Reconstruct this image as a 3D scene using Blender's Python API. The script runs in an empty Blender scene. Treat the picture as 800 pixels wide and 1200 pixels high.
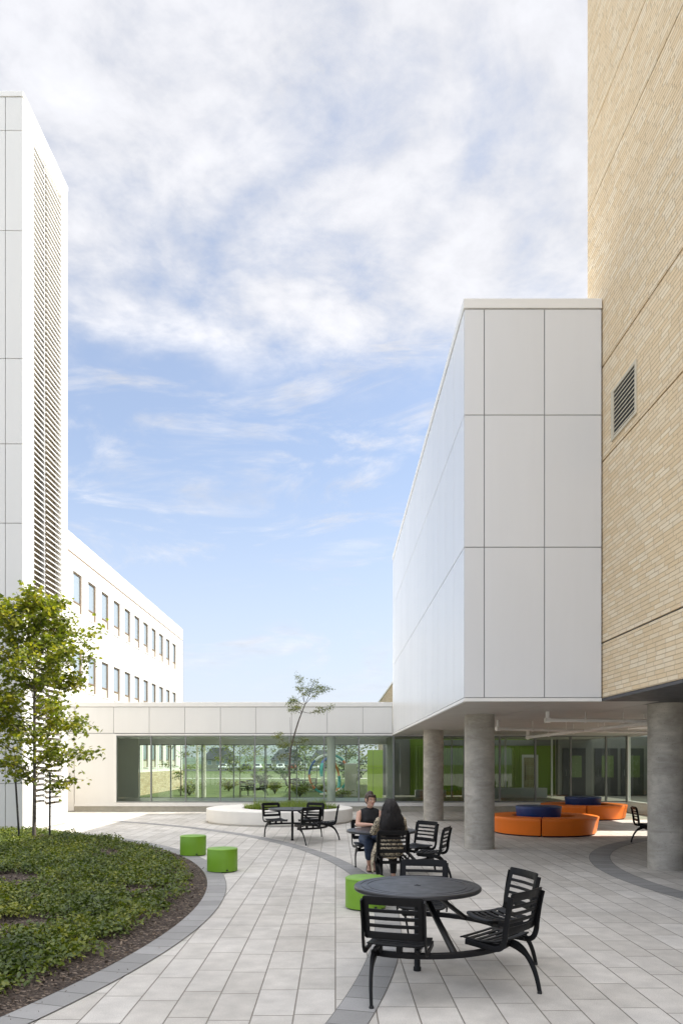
import bpy, bmesh, math, random
import numpy as np
from mathutils import Vector, Matrix, noise as mnoise
random.seed(7)
RNG = np.random.default_rng(11)
PI = math.pi
R = math.radians
scene = bpy.context.scene
col = scene.collection
FPX, VPX, VPY, CAMZ = 870.0, 393.0, 893.0, 1.82


def at(px, py, Y):
    """photo pixel -> world point at depth Y (only used while laying the place out)"""
    return Vector(((px - VPX) / FPX * Y, Y, CAMZ - (py - VPY) / FPX * Y))


# ------------------------------------------------------------------ materials
class NT:
    def __init__(s, name):
        s.mat = bpy.data.materials.new(name)
        s.mat.use_nodes = True
        s.t = s.mat.node_tree
        s.b = s.t.nodes.get('Principled BSDF')
        s.out = s.t.nodes.get('Material Output')

    def n(s, typ, **kw):
        nd = s.t.nodes.new(typ)
        for k, v in kw.items():
            setattr(nd, k, v)
        return nd

    def put(s, sock, v):
        if isinstance(v, bpy.types.NodeSocket):
            s.t.links.new(v, sock)
        elif isinstance(v, (tuple, list)) and len(v) == 3 and sock.type == 'RGBA':
            sock.default_value = (*v, 1)
        else:
            sock.default_value = v

    def m(s, op, a, b=0.0, c=0.0, clamp=False):
        nd = s.n('ShaderNodeMath', operation=op, use_clamp=clamp)
        for i, v in enumerate((a, b, c)):
            s.put(nd.inputs[i], v)
        return nd.outputs[0]

    def mix(s, f, a, b, blend='MIX'):
        nd = s.n('ShaderNodeMix', data_type='RGBA', blend_type=blend)
        s.put(nd.inputs[0], f)
        s.put(nd.inputs[6], a)
        s.put(nd.inputs[7], b)
        return nd.outputs[2]

    def rng(s, v, a, b, c=0.0, d=1.0, smooth=False):
        nd = s.n('ShaderNodeMapRange')
        if smooth:
            nd.interpolation_type = 'SMOOTHSTEP'
        for i, x in enumerate((v, a, b, c, d)):
            s.put(nd.inputs[i], x)
        return nd.outputs[0]

    def obj(s):
        return s.n('ShaderNodeTexCoord').outputs['Object']

    def pos(s):
        return s.n('ShaderNodeNewGeometry').outputs['Position']

    def xyz(s, v):
        nd = s.n('ShaderNodeSeparateXYZ')
        s.put(nd.inputs[0], v)
        return nd.outputs

    def vec(s, x, y, z=0.0):
        nd = s.n('ShaderNodeCombineXYZ')
        for i, v in enumerate((x, y, z)):
            s.put(nd.inputs[i], v)
        return nd.outputs[0]

    def noise(s, v, scale, detail=3.0, rough=0.55, dist=0.0):
        nd = s.n('ShaderNodeTexNoise')
        s.put(nd.inputs['Vector'], v)
        nd.inputs['Scale'].default_value = scale
        nd.inputs['Detail'].default_value = detail
        nd.inputs['Roughness'].default_value = rough
        nd.inputs['Distortion'].default_value = dist
        return nd.outputs[0]

    def white(s, v):
        nd = s.n('ShaderNodeTexWhiteNoise', noise_dimensions='3D')
        s.put(nd.inputs['Vector'], v)
        return nd.outputs[0]

    def scalev(s, v, sc):
        nd = s.n('ShaderNodeVectorMath', operation='MULTIPLY')
        s.put(nd.inputs[0], v)
        nd.inputs[1].default_value = sc
        return nd.outputs[0]

    def bump(s, h, dist=0.01, strength=1.0):
        nd = s.n('ShaderNodeBump')
        nd.inputs['Distance'].default_value = dist
        nd.inputs['Strength'].default_value = strength
        s.put(nd.inputs['Height'], h)
        s.t.links.new(nd.outputs[0], s.b.inputs['Normal'])

    def set(s, **kw):
        for k, v in kw.items():
            s.put(s.b.inputs[k.replace('_', ' ')], v)
        return s.mat


M = {}


def plain(name, c, rough=0.5, metal=0.0, var=0.06, scale=3.0, bump=0.0, bscale=80.0, spec=0.5, coat=0.0):
    t = NT(name)
    p = t.pos()
    f = t.noise(p, scale, 4)
    a = tuple(x * (1 - var) for x in c)
    b = tuple(min(1, x * (1 + var)) for x in c)
    cc = t.mix(t.rng(f, .3, .7), a, b)
    if name.endswith('_panel'):
        ri = t.n('ShaderNodeNewGeometry').outputs['Random Per Island']
        streak = t.noise(t.scalev(p, (2.2, 2.2, .22)), 2.0, 5, .6)
        cc = t.mix(1.0, cc, t.mix(ri, (.965, .965, .965), (1.0, 1.0, 1.0)), 'MULTIPLY')
        cc = t.mix(1.0, cc, t.mix(t.rng(streak, .35, .65), (.984, .983, .981), (1.0, 1.0, 1.0)), 'MULTIPLY')
    rv = rough if var < .035 else t.rng(t.noise(p, scale * 2.3, 3), .3, .7, max(.02, rough - .05), rough + .05)
    t.set(Base_Color=cc, Roughness=rv, Metallic=metal)
    t.b.inputs['Specular IOR Level'].default_value = spec
    if coat:
        t.b.inputs['Coat Weight'].default_value = coat
        t.b.inputs['Coat Roughness'].default_value = .12
    if bump:
        t.bump(t.noise(t.obj(), bscale, 3), bump)
    M[name] = t.mat
    return t.mat


def masonry(name, rowaxis, alongaxis, h, L, jw, c1, c2, c3, joint, offs=1.0, uv=False, rough=.85, speck=.1, bumpd=.004, stain=.12, fine=120):
    t = NT(name)
    if uv:
        v = t.n('ShaderNodeUVMap').outputs[0]
    else:
        v = t.pos()
    s = t.xyz(v)
    r = t.m('DIVIDE', s[rowaxis], h)
    row = t.m('FLOOR', r)
    rn = t.white(t.vec(row, 3.7, 1.3))
    if offs == .5:
        o = t.m('MULTIPLY', t.m('ABSOLUTE', t.m('MODULO', row, 2.0)), .5)
        o = t.m('ADD', o, t.m('MULTIPLY', rn, .12))
    else:
        o = t.m('MULTIPLY', rn, offs)
    a = t.m('ADD', t.m('DIVIDE', s[alongaxis], L), o)
    cl = t.m('FLOOR', a)
    fr = t.m('MULTIPLY', t.m('FRACT', r), h)
    fa = t.m('MULTIPLY', t.m('FRACT', a), L)
    d = t.m('MINIMUM', t.m('MINIMUM', fr, t.m('SUBTRACT', h, fr)), t.m('MINIMUM', fa, t.m('SUBTRACT', L, fa)))
    face = t.rng(d, jw * .35, jw * .75, smooth=True)
    tid = t.white(t.vec(row, cl, .5))
    ramp = t.n('ShaderNodeValToRGB')
    ramp.color_ramp.elements[0].color = (*c1, 1)
    ramp.color_ramp.elements[1].color = (*c3, 1)
    e = ramp.color_ramp.elements.new(.5)
    e.color = (*c2, 1)
    t.put(ramp.inputs[0], tid)
    p = t.pos()
    sp = t.noise(p, fine, 4, .7)
    big = t.noise(p, .55, 4)
    mid = t.noise(p, 5, 4)
    cc = t.mix(t.rng(sp, .3, .7, 0, 1), ramp.outputs[0], (1 - speck,) * 3, 'MULTIPLY')
    k = t.mix(t.rng(sp, .3, .7), (1 - speck,) * 3, (1 + speck * .5,) * 3)
    cc = t.mix(1.0, ramp.outputs[0], k, 'MULTIPLY')
    k2 = t.mix(t.rng(t.m('ADD', t.m('MULTIPLY', big, .6), t.m('MULTIPLY', mid, .4)), .38, .62), (1 - stain,) * 3, (1.03,) * 3)
    cc = t.mix(1.0, cc, k2, 'MULTIPLY')
    cc = t.mix(face, joint, cc)
    t.set(Base_Color=cc, Roughness=rough)
    t.b.inputs['Specular IOR Level'].default_value = .3
    t.bump(t.m('ADD', face, t.m('MULTIPLY', sp, .25)), bumpd)
    M[name] = t.mat
    return t.mat


def glass(name, tint, refl=.05, edge=.9, rough=0.0):
    t = NT(name)
    tr = t.n('ShaderNodeBsdfTransparent')
    tr.inputs[0].default_value = (*tint, 1)
    gl = t.n('ShaderNodeBsdfGlossy')
    gl.inputs['Roughness'].default_value = rough
    gl.inputs[0].default_value = (.95, 1, .98, 1)
    lw = t.n('ShaderNodeLayerWeight')
    lw.inputs[0].default_value = .5
    f = t.m('ADD', t.m('MULTIPLY', t.m('POWER', lw.outputs['Facing'], 5.0), edge), refl, clamp=True)
    mx = t.n('ShaderNodeMixShader')
    t.put(mx.inputs[0], f)
    t.t.links.new(tr.outputs[0], mx.inputs[1])
    t.t.links.new(gl.outputs[0], mx.inputs[2])
    t.t.links.new(mx.outputs[0], t.out.inputs[0])
    M[name] = t.mat


def leafmat(name, dark, mid, light, trans=.35, rough=.5):
    t = NT(name)
    g = t.n('ShaderNodeNewGeometry')
    ramp = t.n('ShaderNodeValToRGB')
    ramp.color_ramp.elements[0].color = (*dark, 1)
    ramp.color_ramp.elements[1].color = (*light, 1)
    e = ramp.color_ramp.elements.new(.55)
    e.color = (*mid, 1)
    big = t.noise(g.outputs['Position'], 1.6, 3)
    f = t.m('ADD', t.m('MULTIPLY', g.outputs['Random Per Island'], .6), t.m('SUBTRACT', t.m('MULTIPLY', big, 1.3), .45), clamp=True)
    t.put(ramp.inputs[0], f)
    t.set(Base_Color=ramp.outputs[0], Roughness=rough)
    tl = t.n('ShaderNodeBsdfTranslucent')
    t.put(tl.inputs[0], t.mix(1.0, ramp.outputs[0], (1.25, 1.3, .7), 'MULTIPLY'))
    mx = t.n('ShaderNodeMixShader')
    mx.inputs[0].default_value = trans
    t.t.links.new(t.b.outputs[0], mx.inputs[1])
    t.t.links.new(tl.outputs[0], mx.inputs[2])
    t.t.links.new(mx.outputs[0], t.out.inputs[0])
    M[name] = t.mat


plain('white_panel', (.73, .735, .74), .25, 0, .010, .5)
plain('office_white', (.74, .725, .69), .5, 0, .02, .5)
plain('cream_panel', (.78, .775, .75), .38, 0, .012, .5)
plain('white_metal', (.80, .79, .76), .4, 0, .02, 4)
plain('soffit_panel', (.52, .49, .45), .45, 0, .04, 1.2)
plain('dark_joint', (.10, .10, .10), .7)
plain('grey_joint', (.33, .33, .33), .6)
plain('charcoal', (.06, .06, .065), .5)
plain('grey_metal', (.24, .25, .25), .4, .3)
plain('bronze_frame', (.22, .15, .09), .45, .2)
plain('black_metal', (.006, .006, .0065), .45, 0, .2, 6, spec=.22)
plain('table_black', (.018, .018, .020), .36, 0, .12, 4)
plain('green_vinyl', (.17, .34, .018), .42, 0, .06, 3, .0008, 60)
plain('orange_vinyl', (.86, .19, .009), .42, 0, .06, 2, .0008, 70)
plain('navy_vinyl', (.012, .042, .17), .36, 0, .1, 2, .0008, 70)
plain('lime_wall', (.33, .47, .075), .6, 0, .06, 1.0)
plain('interior_white', (.70, .70, .67), .6, 0, .03, 1.0)
plain('interior_grey', (.22, .225, .215), .6, 0, .06, 1.0)
plain('shaded_lime_wall', (.19, .30, .035), .6, 0, .08, 1.0)  # darker copy of the lime wall, interior dimness put into the colour
plain('door_pane', (.15, .20, .09), .25)
plain('link_grey', (.60, .60, .53), .6, 0, .04, 1.0)
plain('interior_floor', (.34, .32, .28), .35, 0, .08, 2.0)
plain('sill_concrete', (.44, .42, .36), .85, 0, .12, 4, .003, 60)
plain('planter_concrete', (.72, .69, .63), .7, 0, .05, 2.0, .0015, 90)
plain('bark', (.10, .085, .07), .9, 0, .3, 14, .006, 60)
plain('pale_bark', (.55, .52, .46), .8, 0, .3, 14, .004, 60)
plain('stake_black', (.02, .018, .017), .6, 0, .3, 10)
plain('asphalt', (.05, .05, .052), .9, 0, .15, 2)
plain('pale_path', (.50, .48, .44), .9, 0, .1, 2)
plain('roof_dark', (.035, .037, .045), .8, 0, .2, 2)
plain('louvre_back', (.24, .20, .14), .7)
plain('vent_metal', (.58, .52, .40), .5, .1)
plain('spandrel_beige', (.56, .52, .45), .6)
plain('siding', (.42, .40, .36), .7, 0, .1, 1)
plain('rubber', (.02, .02, .02), .8)
plain('car_white', (.75, .75, .75), .3, 0, .02, 1, coat=.6)
plain('car_silver', (.38, .39, .40), .3, .4, .02, 1, coat=.6)
plain('car_red', (.30, .02, .02), .3, 0, .02, 1, coat=.6)
plain('car_dark', (.03, .035, .045), .3, 0, .02, 1, coat=.6)
plain('skin', (.56, .33, .235), .5, 0, .05, 20)
plain('lips', (.42, .12, .10), .45)
plain('teeth', (.8, .78, .72), .3)
plain('eye_dark', (.02, .015, .012), .2)
plain('brown_hair', (.045, .025, .016), .45, 0, .35, 60, .003, 150)
plain('black_hair', (.010, .0065, .005), .55, 0, .4, 60, .003, 150)
plain('black_cloth', (.012, .012, .013), .85, 0, .2, 30, .002, 200)
plain('denim', (.028, .045, .085), .85, 0, .3, 25, .002, 250)
plain('sandal_leather', (.03, .02, .015), .5)
plain('ring_orange', (.60, .17, .03), .35)
plain('ring_teal', (.03, .30, .30), .35)
plain('ring_white', (.72, .72, .70), .35)
plain('ring_blue', (.04, .10, .32), .35)
plain('hill_green', (.10, .13, .10), .95, 0, .3, .02)
plain('pipe_white', (.82, .80, .76), .4, 0, .04, 3)
plain('soil', (.035, .025, .018), .95, 0, .3, 8, .02, 40)
glass('link_glass', (.78, .86, .79), .042)
glass('pavilion_glass', (.46, .52, .46), .045)
glass('car_glass', (.06, .07, .08), .08)

t = NT('window_pane')          # opaque pane, some sky reflection put into its blue-grey base
t.set(Base_Color=(.26, .31, .35), Roughness=.03)
t.b.inputs['Specular IOR Level'].default_value = .9
M['window_pane'] = t.mat

# concrete columns: board of pour bands, blotches, pin holes
t = NT('column_concrete')
p = t.pos()
band = t.noise(t.scalev(p, (1.6, 1.6, 5.0)), 1.5, 6, .7, .9)
blot = t.noise(p, 2.2, 4)
pin = t.noise(p, 60, 2)
c = t.mix(t.rng(band, .3, .72), (.34, .315, .275), (.53, .50, .445))
c = t.mix(1.0, c, t.mix(t.rng(blot, .35, .65), (.78, .77, .75), (1.08, 1.07, 1.05)), 'MULTIPLY')
c = t.mix(t.rng(pin, .67, .72), c, (.13, .125, .115))
t.set(Base_Color=c, Roughness=.72)
t.bump(t.m('ADD', t.m('MULTIPLY', band, .6), t.m('MULTIPLY', pin, .3)), .006)
M['column_concrete'] = t.mat

masonry('paving_slabs', 0, 1, .2995, .6, .0085, (.55, .517, .462), (.60, .567, .512), (.65, .617, .562), (.22, .20, .17), 1.0, speck=.26, stain=.24)
masonry('band_slabs', 0, 1, .29, .30, .008, (.27, .265, .253), (.31, .303, .29), (.35, .342, .328), (.11, .105, .097), 0.0, uv=True, speck=.14, stain=.10)
masonry('buff_brick', 2, 1, .0640, .295, .0085, (.74, .57, .355), (.78, .62, .41), (.825, .70, .51), (.50, .39, .25), 1.0, speck=.12, bumpd=.007, stain=.06)
masonry('base_brick', 2, 1, .10, .38, .012, (.44, .33, .20), (.52, .42, .28), (.60, .50, .36), (.30, .25, .18), .5, speck=.14)

# grass ground (one sheet out to the horizon)
t = NT('lawn_grass')
p = t.pos()
c = t.mix(t.rng(t.noise(p, .25, 5), .3, .7), (.04, .065, .018), (.085, .105, .032))
c = t.mix(t.rng(t.noise(p, 25, 4, .7), .35, .7), c, (.12, .145, .05))
t.set(Base_Color=c, Roughness=.9)
t.bump(t.noise(p, 40, 3), .03)
M['lawn_grass'] = t.mat

# bark mulch
t = NT('mulch')
p = t.pos()
vo = t.n('ShaderNodeTexVoronoi')
t.put(vo.inputs['Vector'], t.scalev(p, (1, 1.6, 1)))
vo.inputs['Scale'].default_value = 38
vs = t.xyz(vo.outputs['Color'])
c = t.mix(vs[0], (.035, .024, .017), (.115, .082, .06))
c = t.mix(t.rng(vs[1], .86, .9), c, (.26, .20, .15))
t.set(Base_Color=c, Roughness=.95)
t.bump(t.m('ADD', t.m('MULTIPLY', vo.outputs['Distance'], 1.0), t.m('MULTIPLY', t.noise(p, 12, 4), 1.0)), .03)
M['mulch'] = t.mat

# patterned blouse
t = NT('patterned_cloth')
o = t.pos()
f = t.noise(o, 42, 3, .6, 1.2)
c = t.mix(t.rng(f, .46, .52), (.05, .04, .03), (.55, .46, .32))
t.set(Base_Color=c, Roughness=.85)
M['patterned_cloth'] = t.mat

leafmat('maple_leaf', (.065, .10, .010), (.17, .20, .016), (.42, .37, .034), .5)
leafmat('locust_leaf', (.09, .12, .035), (.16, .19, .055), (.29, .29, .11), .45)
leafmat('cover_leaf', (.032, .056, .008), (.105, .145, .014), (.30, .30, .034), .3, .40)
leafmat('grass_blade', (.09, .15, .02), (.18, .25, .04), (.33, .36, .09), .45)
leafmat('far_leaf', (.05, .085, .02), (.14, .17, .03), (.34, .31, .05), .45)
leafmat('far_dark_leaf', (.02, .035, .02), (.035, .06, .03), (.06, .09, .04), .3)


# ------------------------------------------------------------------ mesh helpers
class MB:
    def __init__(s):
        s.v, s.f, s.mi, s.uv = [], [], [], None

    def add(s, verts, faces, mi=0, mat=None):
        b = len(s.v)
        if mat is not None:
            verts = [mat @ Vector(q) for q in verts]
        s.v += [tuple(q) for q in verts]
        s.f += [tuple(i + b for i in f) for f in faces]
        s.mi += [mi] * len(faces)
        return s

    def box(s, x0, x1, y0, y1, z0, z1, mi=0, mat=None):
        v = [(x0, y0, z0), (x1, y0, z0), (x1, y1, z0), (x0, y1, z0), (x0, y0, z1), (x1, y0, z1), (x1, y1, z1), (x0, y1, z1)]
        f = [(0, 3, 2, 1), (4, 5, 6, 7), (0, 1, 5, 4), (1, 2, 6, 5), (2, 3, 7, 6), (3, 0, 4, 7)]
        return s.add(v, f, mi, mat)

    def tube(s, pts, rad, n=10, mi=0, flat=None, up=None):
        """round tube, or (flat=(a,b)) an elliptical/flat section: a across, b along 'up'"""
        pts = [Vector(p) for p in pts]
        if not hasattr(rad, '__len__'):
            rad = [rad] * len(pts)
        V, F = [], []
        prev = None
        for i, p in enumerate(pts):
            d = (pts[min(i + 1, len(pts) - 1)] - pts[max(i - 1, 0)]).normalized()
            ref = Vector(up) if up is not None else (prev if prev is not None else (Vector((0, 0, 1)) if abs(d.z) < .9 else Vector((1, 0, 0))))
            a = d.cross(ref)
            if a.length < 1e-5:
                a = d.orthogonal()
            a.normalize()
            b = a.cross(d).normalized()
            prev = b
            for k in range(n):
                q = 2 * PI * k / n
                ca, sa = math.cos(q), math.sin(q)
                if flat:
                    e = .35
                    ca = math.copysign(abs(ca) ** e, ca) * flat[0]
                    sa = math.copysign(abs(sa) ** e, sa) * flat[1]
                V.append(p + (a * ca + b * sa) * rad[i])
        m = len(pts)
        for i in range(m - 1):
            for k in range(n):
                k2 = (k + 1) % n
                F.append((i * n + k, i * n + k2, (i + 1) * n + k2, (i + 1) * n + k))
        F.append(tuple(range(n - 1, -1, -1)))
        F.append(tuple((m - 1) * n + k for k in range(n)))
        return s.add(V, F, mi)

    def lathe(s, prof, n=48, c=(0, 0, 0), a0=0.0, a1=2 * PI, mi=0, closed=False):
        """prof: list of (r, z). full turn, or a sector (then capped when closed profile)"""
        full = abs(a1 - a0 - 2 * PI) < 1e-6
        V, F = [], []
        m = len(prof)
        steps = n if full else n + 1
        for k in range(steps):
            q = a0 + (a1 - a0) * k / n
            for r, z in prof:
                V.append((c[0] + r * math.cos(q), c[1] + r * math.sin(q), c[2] + z))
        for k in range(n):
            k2 = (k + 1) % steps
            for i in range(m if closed else m - 1):
                j = (i + 1) % m
                F.append((k * m + i, k2 * m + i, k2 * m + j, k * m + j))
        if not full and closed:
            F.append(tuple(range(m)))
            F.append(tuple(n * m + i for i in range(m - 1, -1, -1)))
        return s.add(V, F, mi)

    def grid(s, us, vs, hole, fn, mi=0):
        V = [fn(i, j) for j in range(len(vs)) for i in range(len(us))]
        n = len(us)
        F = []
        for j in range(len(vs) - 1):
            for i in range(n - 1):
                if not hole(i, j):
                    F.append((j * n + i, j * n + i + 1, (j + 1) * n + i + 1, (j + 1) * n + i))
        return s.add(V, F, mi)

    def mesh(s, me, mi=0, mat=None):
        return s.add([v.co for v in me.vertices], [tuple(p.vertices) for p in me.polygons], mi, mat)

    def build(s, name, mats, parent=None, smooth=None, bevel=0.0, solid=0.0, bseg=2, loc=None):
        me = bpy.data.meshes.new(name)
        me.from_pydata(s.v, [], s.f)
        if not isinstance(mats, (list, tuple)):
            mats = [mats]
        for m_ in mats:
            me.materials.append(M[m_] if isinstance(m_, str) else m_)
        if len(mats) > 1:
            me.polygons.foreach_set('material_index', s.mi)
        bm = bmesh.new()
        bm.from_mesh(me)
        bmesh.ops.recalc_face_normals(bm, faces=bm.faces)
        bm.to_mesh(me)
        bm.free()
        if smooth is not None:
            me.polygons.foreach_set('use_smooth', [True] * len(me.polygons))
            me.set_sharp_from_angle(angle=R(smooth))
        me.update()
        o = bpy.data.objects.new(name, me)
        col.objects.link(o)
        if parent is not None:
            o.parent = parent
        if loc is not None:
            o.location = loc
        if solid:
            md = o.modifiers.new('Solidify', 'SOLIDIFY')
            md.thickness = solid
            md.offset = 0
        if bevel:
            md = o.modifiers.new('Bevel', 'BEVEL')
            md.width = bevel
            md.segments = bseg
            md.limit_method = 'ANGLE'
            md.angle_limit = R(40)
        return o


def tag(o, label=None, cat=None, group=None, kind=None):
    if label:
        o['label'] = label
    if cat:
        o['category'] = cat
    if group:
        o['group'] = group
    if kind:
        o['kind'] = kind
    return o


def empty(name, loc, label, cat, rz=0.0, group=None):
    o = bpy.data.objects.new(name, None)
    o.empty_display_size = .2
    col.objects.link(o)
    o.location = loc
    o.rotation_euler = (0, 0, rz)
    return tag(o, label, cat, group)


def dup(root, loc, rz=None, label=None, group=None):
    def cp(o, par):
        c = o.copy()
        col.objects.link(c)
        if par is not None:
            c.parent = par
            c.matrix_parent_inverse = o.matrix_parent_inverse.copy()
        for ch in o.children:
            cp(ch, c)
        return c
    r = cp(root, None)
    r.location = loc
    if rz is not None:
        r.rotation_euler = (0, 0, rz)
    if label:
        r['label'] = label
    if group:
        r['group'] = group
    return r


def bez(p0, p1, p2, n=8):
    p0, p1, p2 = Vector(p0), Vector(p1), Vector(p2)
    return [(1 - t) ** 2 * p0 + 2 * t * (1 - t) * p1 + t * t * p2 for t in [i / n for i in range(n + 1)]]


def smoothpath(pts, sub=6):
    """Catmull-Rom through the points"""
    P = [Vector(p) for p in pts]
    P = [2 * P[0] - P[1]] + P + [2 * P[-1] - P[-2]]
    out = []
    for i in range(1, len(P) - 2):
        for k in range(sub):
            t = k / sub
            a, b, c, d = P[i - 1], P[i], P[i + 1], P[i + 2]
            out.append(.5 * (2 * b + (c - a) * t + (2 * a - 5 * b + 4 * c - d) * t * t + (3 * b - a - 3 * c + d) * t ** 3))
    out.append(P[-2])
    return out


def leaves(name, tmpl, faces, P, S, mat, parent=None, up=.6, nrm=None, droop=None):
    """many separate small leaves as one mesh. tmpl (k,3) in the xy plane pointing +x"""
    n = len(P)
    T = np.array(tmpl, float)
    k = len(T)
    N = RNG.normal(size=(n, 3))
    if nrm is not None:
        N = N * .55 + nrm
    N[:, 2] = np.abs(N[:, 2]) * 1.0 + up
    N /= np.linalg.norm(N, axis=1)[:, None]
    D = RNG.normal(size=(n, 3))
    if droop is not None:
        D = D * .6 + droop
    D -= (D * N).sum(1)[:, None] * N
    D /= np.linalg.norm(D, axis=1)[:, None] + 1e-9
    B = np.cross(N, D)
    S = np.asarray(S)[:, None, None]
    V = P[:, None, :] + S * (T[None, :, 0:1] * D[:, None, :] + T[None, :, 1:2] * B[:, None, :] + T[None, :, 2:3] * N[:, None, :])
    V = V.reshape(-1, 3)
    loops, starts, tot = [], [], 0
    fl = np.concatenate([np.array(f) for f in faces])
    fs = np.array([len(f) for f in faces])
    L = (fl[None, :] + (np.arange(n) * k)[:, None]).ravel()
    sizes = np.tile(fs, n)
    st = np.concatenate([[0], np.cumsum(sizes)[:-1]])
    me = bpy.data.meshes.new(name)
    me.vertices.add(len(V))
    me.vertices.foreach_set('co', V.astype(np.float32).ravel())
    me.loops.add(len(L))
    me.loops.foreach_set('vertex_index', L.astype(np.int32))
    me.polygons.add(len(sizes))
    me.polygons.foreach_set('loop_start', st.astype(np.int32))
    me.polygons.foreach_set('loop_total', sizes.astype(np.int32))
    me.materials.append(M[mat])
    me.update(calc_edges=True)
    me.validate()
    o = bpy.data.objects.new(name, me)
    col.objects.link(o)
    if parent is not None:
        o.parent = parent
    return o


MAPLE = [(0, 0, 0), (.18, .10, .02), (.10, .40, .05), (.38, .26, .03), (.42, .50, .08), (.62, .22, .02), (1.0, 0, -.12),
         (.62, -.22, .02), (.42, -.50, .08), (.38, -.26, .03), (.10, -.40, .05), (.18, -.10, .02)]
MAPLE_F = [(0, 1, 2, 3, 4, 5, 6), (0, 6, 7, 8, 9, 10, 11)]
DIAM = [(0, 0, 0), (.45, .30, .07), (1, 0, -.06), (.45, -.30, .07)]
DIAM_F = [(0, 2, 1), (0, 3, 2)]

# ------------------------------------------------------------------ camera, sun, sky
cam = bpy.data.cameras.new('camera')
co = bpy.data.objects.new('camera', cam)
col.objects.link(co)
co.location = (0, 0, CAMZ)
co.rotation_euler = (R(90), 0, 0)
cam.sensor_fit = 'VERTICAL'
cam.sensor_height = 36
cam.sensor_width = 24
cam.lens = 26.1
cam.shift_x = 7 / 1200
cam.shift_y = 293 / 1200
cam.clip_end = 6000
cam.clip_start = .05
scene.camera = co

SUN_EL, SUN_AZ = 47.0, 7.0      # azimuth: degrees from +X towards +Y
sd = Vector((math.cos(R(SUN_EL)) * math.cos(R(SUN_AZ)), math.cos(R(SUN_EL)) * math.sin(R(SUN_AZ)), math.sin(R(SUN_EL))))
sl = bpy.data.lights.new('sun', 'SUN')
sl.energy = 3.7
sl.angle = R(.55)
sl.color = (1, .95, .86)
so = bpy.data.objects.new('sun', sl)
col.objects.link(so)
so.location = (30, 0, 40)
so.rotation_euler = (-sd).to_track_quat('-Z', 'Y').to_euler()

world = bpy.data.worlds.new('World')
scene.world = world
world.use_nodes = True
W = NT.__new__(NT)
W.t = world.node_tree
bg = W.t.nodes.get('Background')
sky = W.n('ShaderNodeTexSky', sky_type='NISHITA')
sky.sun_disc = False
sky.sun_elevation = R(SUN_EL)
sky.sun_rotation = R(90 - SUN_AZ)
sky.air_density = 1.0
sky.dust_density = 1.2
sky.ozone_density = 1.6
d = W.n('ShaderNodeTexCoord').outputs['Generated']
s = W.xyz(d)
zc = W.m('MAXIMUM', s[2], .02)
inv = W.m('DIVIDE', 1.0, W.m('ADD', zc, .10))
pv = W.vec(W.m('MULTIPLY', s[0], inv), W.m('MULTIPLY', s[1], inv), 0.37)
big = W.noise(pv, .95, 3, .5, .25)
mid = W.noise(pv, 2.6, 9, .58, .35)
fine = W.noise(pv, 9.0, 8, .6, .2)
cover = W.rng(zc, .40, .56, 0, 1, True)
dens = W.m('ADD', W.m('ADD', W.m('MULTIPLY', big, .45), W.m('MULTIPLY', mid, .75)), W.m('MULTIPLY', fine, .30))
thick = W.rng(W.m('ADD', dens, W.m('MULTIPLY', cover, .22)), .745, 1.06, 0, 1, True)
thick = W.m('MULTIPLY', thick, W.rng(cover, 0, .6, .0, 1))
# thin streaks low in the sky
st = W.noise(W.vec(W.m('ADD', W.m('MULTIPLY', s[0], 2.2), W.m('MULTIPLY', s[2], -1.5)), W.m('MULTIPLY', s[1], 1.0), W.m('MULTIPLY', s[2], 7.5)), 2.3, 8, .62, .6)
wisp = W.m('MULTIPLY', W.rng(st, .465, .74, 0, .9, True), W.rng(zc, .06, .16))
mask = W.m('MAXIMUM', thick, wisp)
shade = W.rng(W.m('ADD', W.m('MULTIPLY', mid, .6), W.m('MULTIPLY', fine, .4)), .35, .65, .76, 1.10)
# unseen cloud sunward, overhead and behind is brightened to fill the shaded court
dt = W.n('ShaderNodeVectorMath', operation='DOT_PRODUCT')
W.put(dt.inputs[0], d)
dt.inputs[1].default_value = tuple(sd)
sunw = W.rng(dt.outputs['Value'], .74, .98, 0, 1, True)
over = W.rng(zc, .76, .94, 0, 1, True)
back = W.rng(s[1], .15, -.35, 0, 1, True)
opp = W.rng(s[0], -.50, -.78, 0, 1, True)      # unseen cloud at left, brightened to light the brick and wing
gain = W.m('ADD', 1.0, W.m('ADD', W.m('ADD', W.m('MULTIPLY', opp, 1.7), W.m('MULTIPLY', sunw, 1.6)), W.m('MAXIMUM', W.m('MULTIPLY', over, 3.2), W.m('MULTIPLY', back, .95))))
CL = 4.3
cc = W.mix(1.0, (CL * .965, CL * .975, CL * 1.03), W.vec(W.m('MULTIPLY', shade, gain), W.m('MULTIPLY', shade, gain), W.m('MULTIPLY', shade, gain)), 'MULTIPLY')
hz = W.rng(zc, .0, .42, .80, .27, True)
skyc = W.mix(hz, sky.outputs[0], (CL * .82, CL * .87, CL * 1.02))
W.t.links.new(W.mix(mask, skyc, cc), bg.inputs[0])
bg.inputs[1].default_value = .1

vs_ = scene.view_settings
scene.display_settings.display_device = 'sRGB'
vs_.view_transform = 'Standard'
vs_.look = 'None'
vs_.gamma = 1
vs_.use_curve_mapping = False
vs_.exposure = 1.17
scene.cycles.max_bounces = 10
scene.cycles.diffuse_bounces = 6
scene.cycles.transparent_max_bounces = 24
scene.cycles.sample_clamp_indirect = 6
scene.cycles.use_denoising = True

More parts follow.
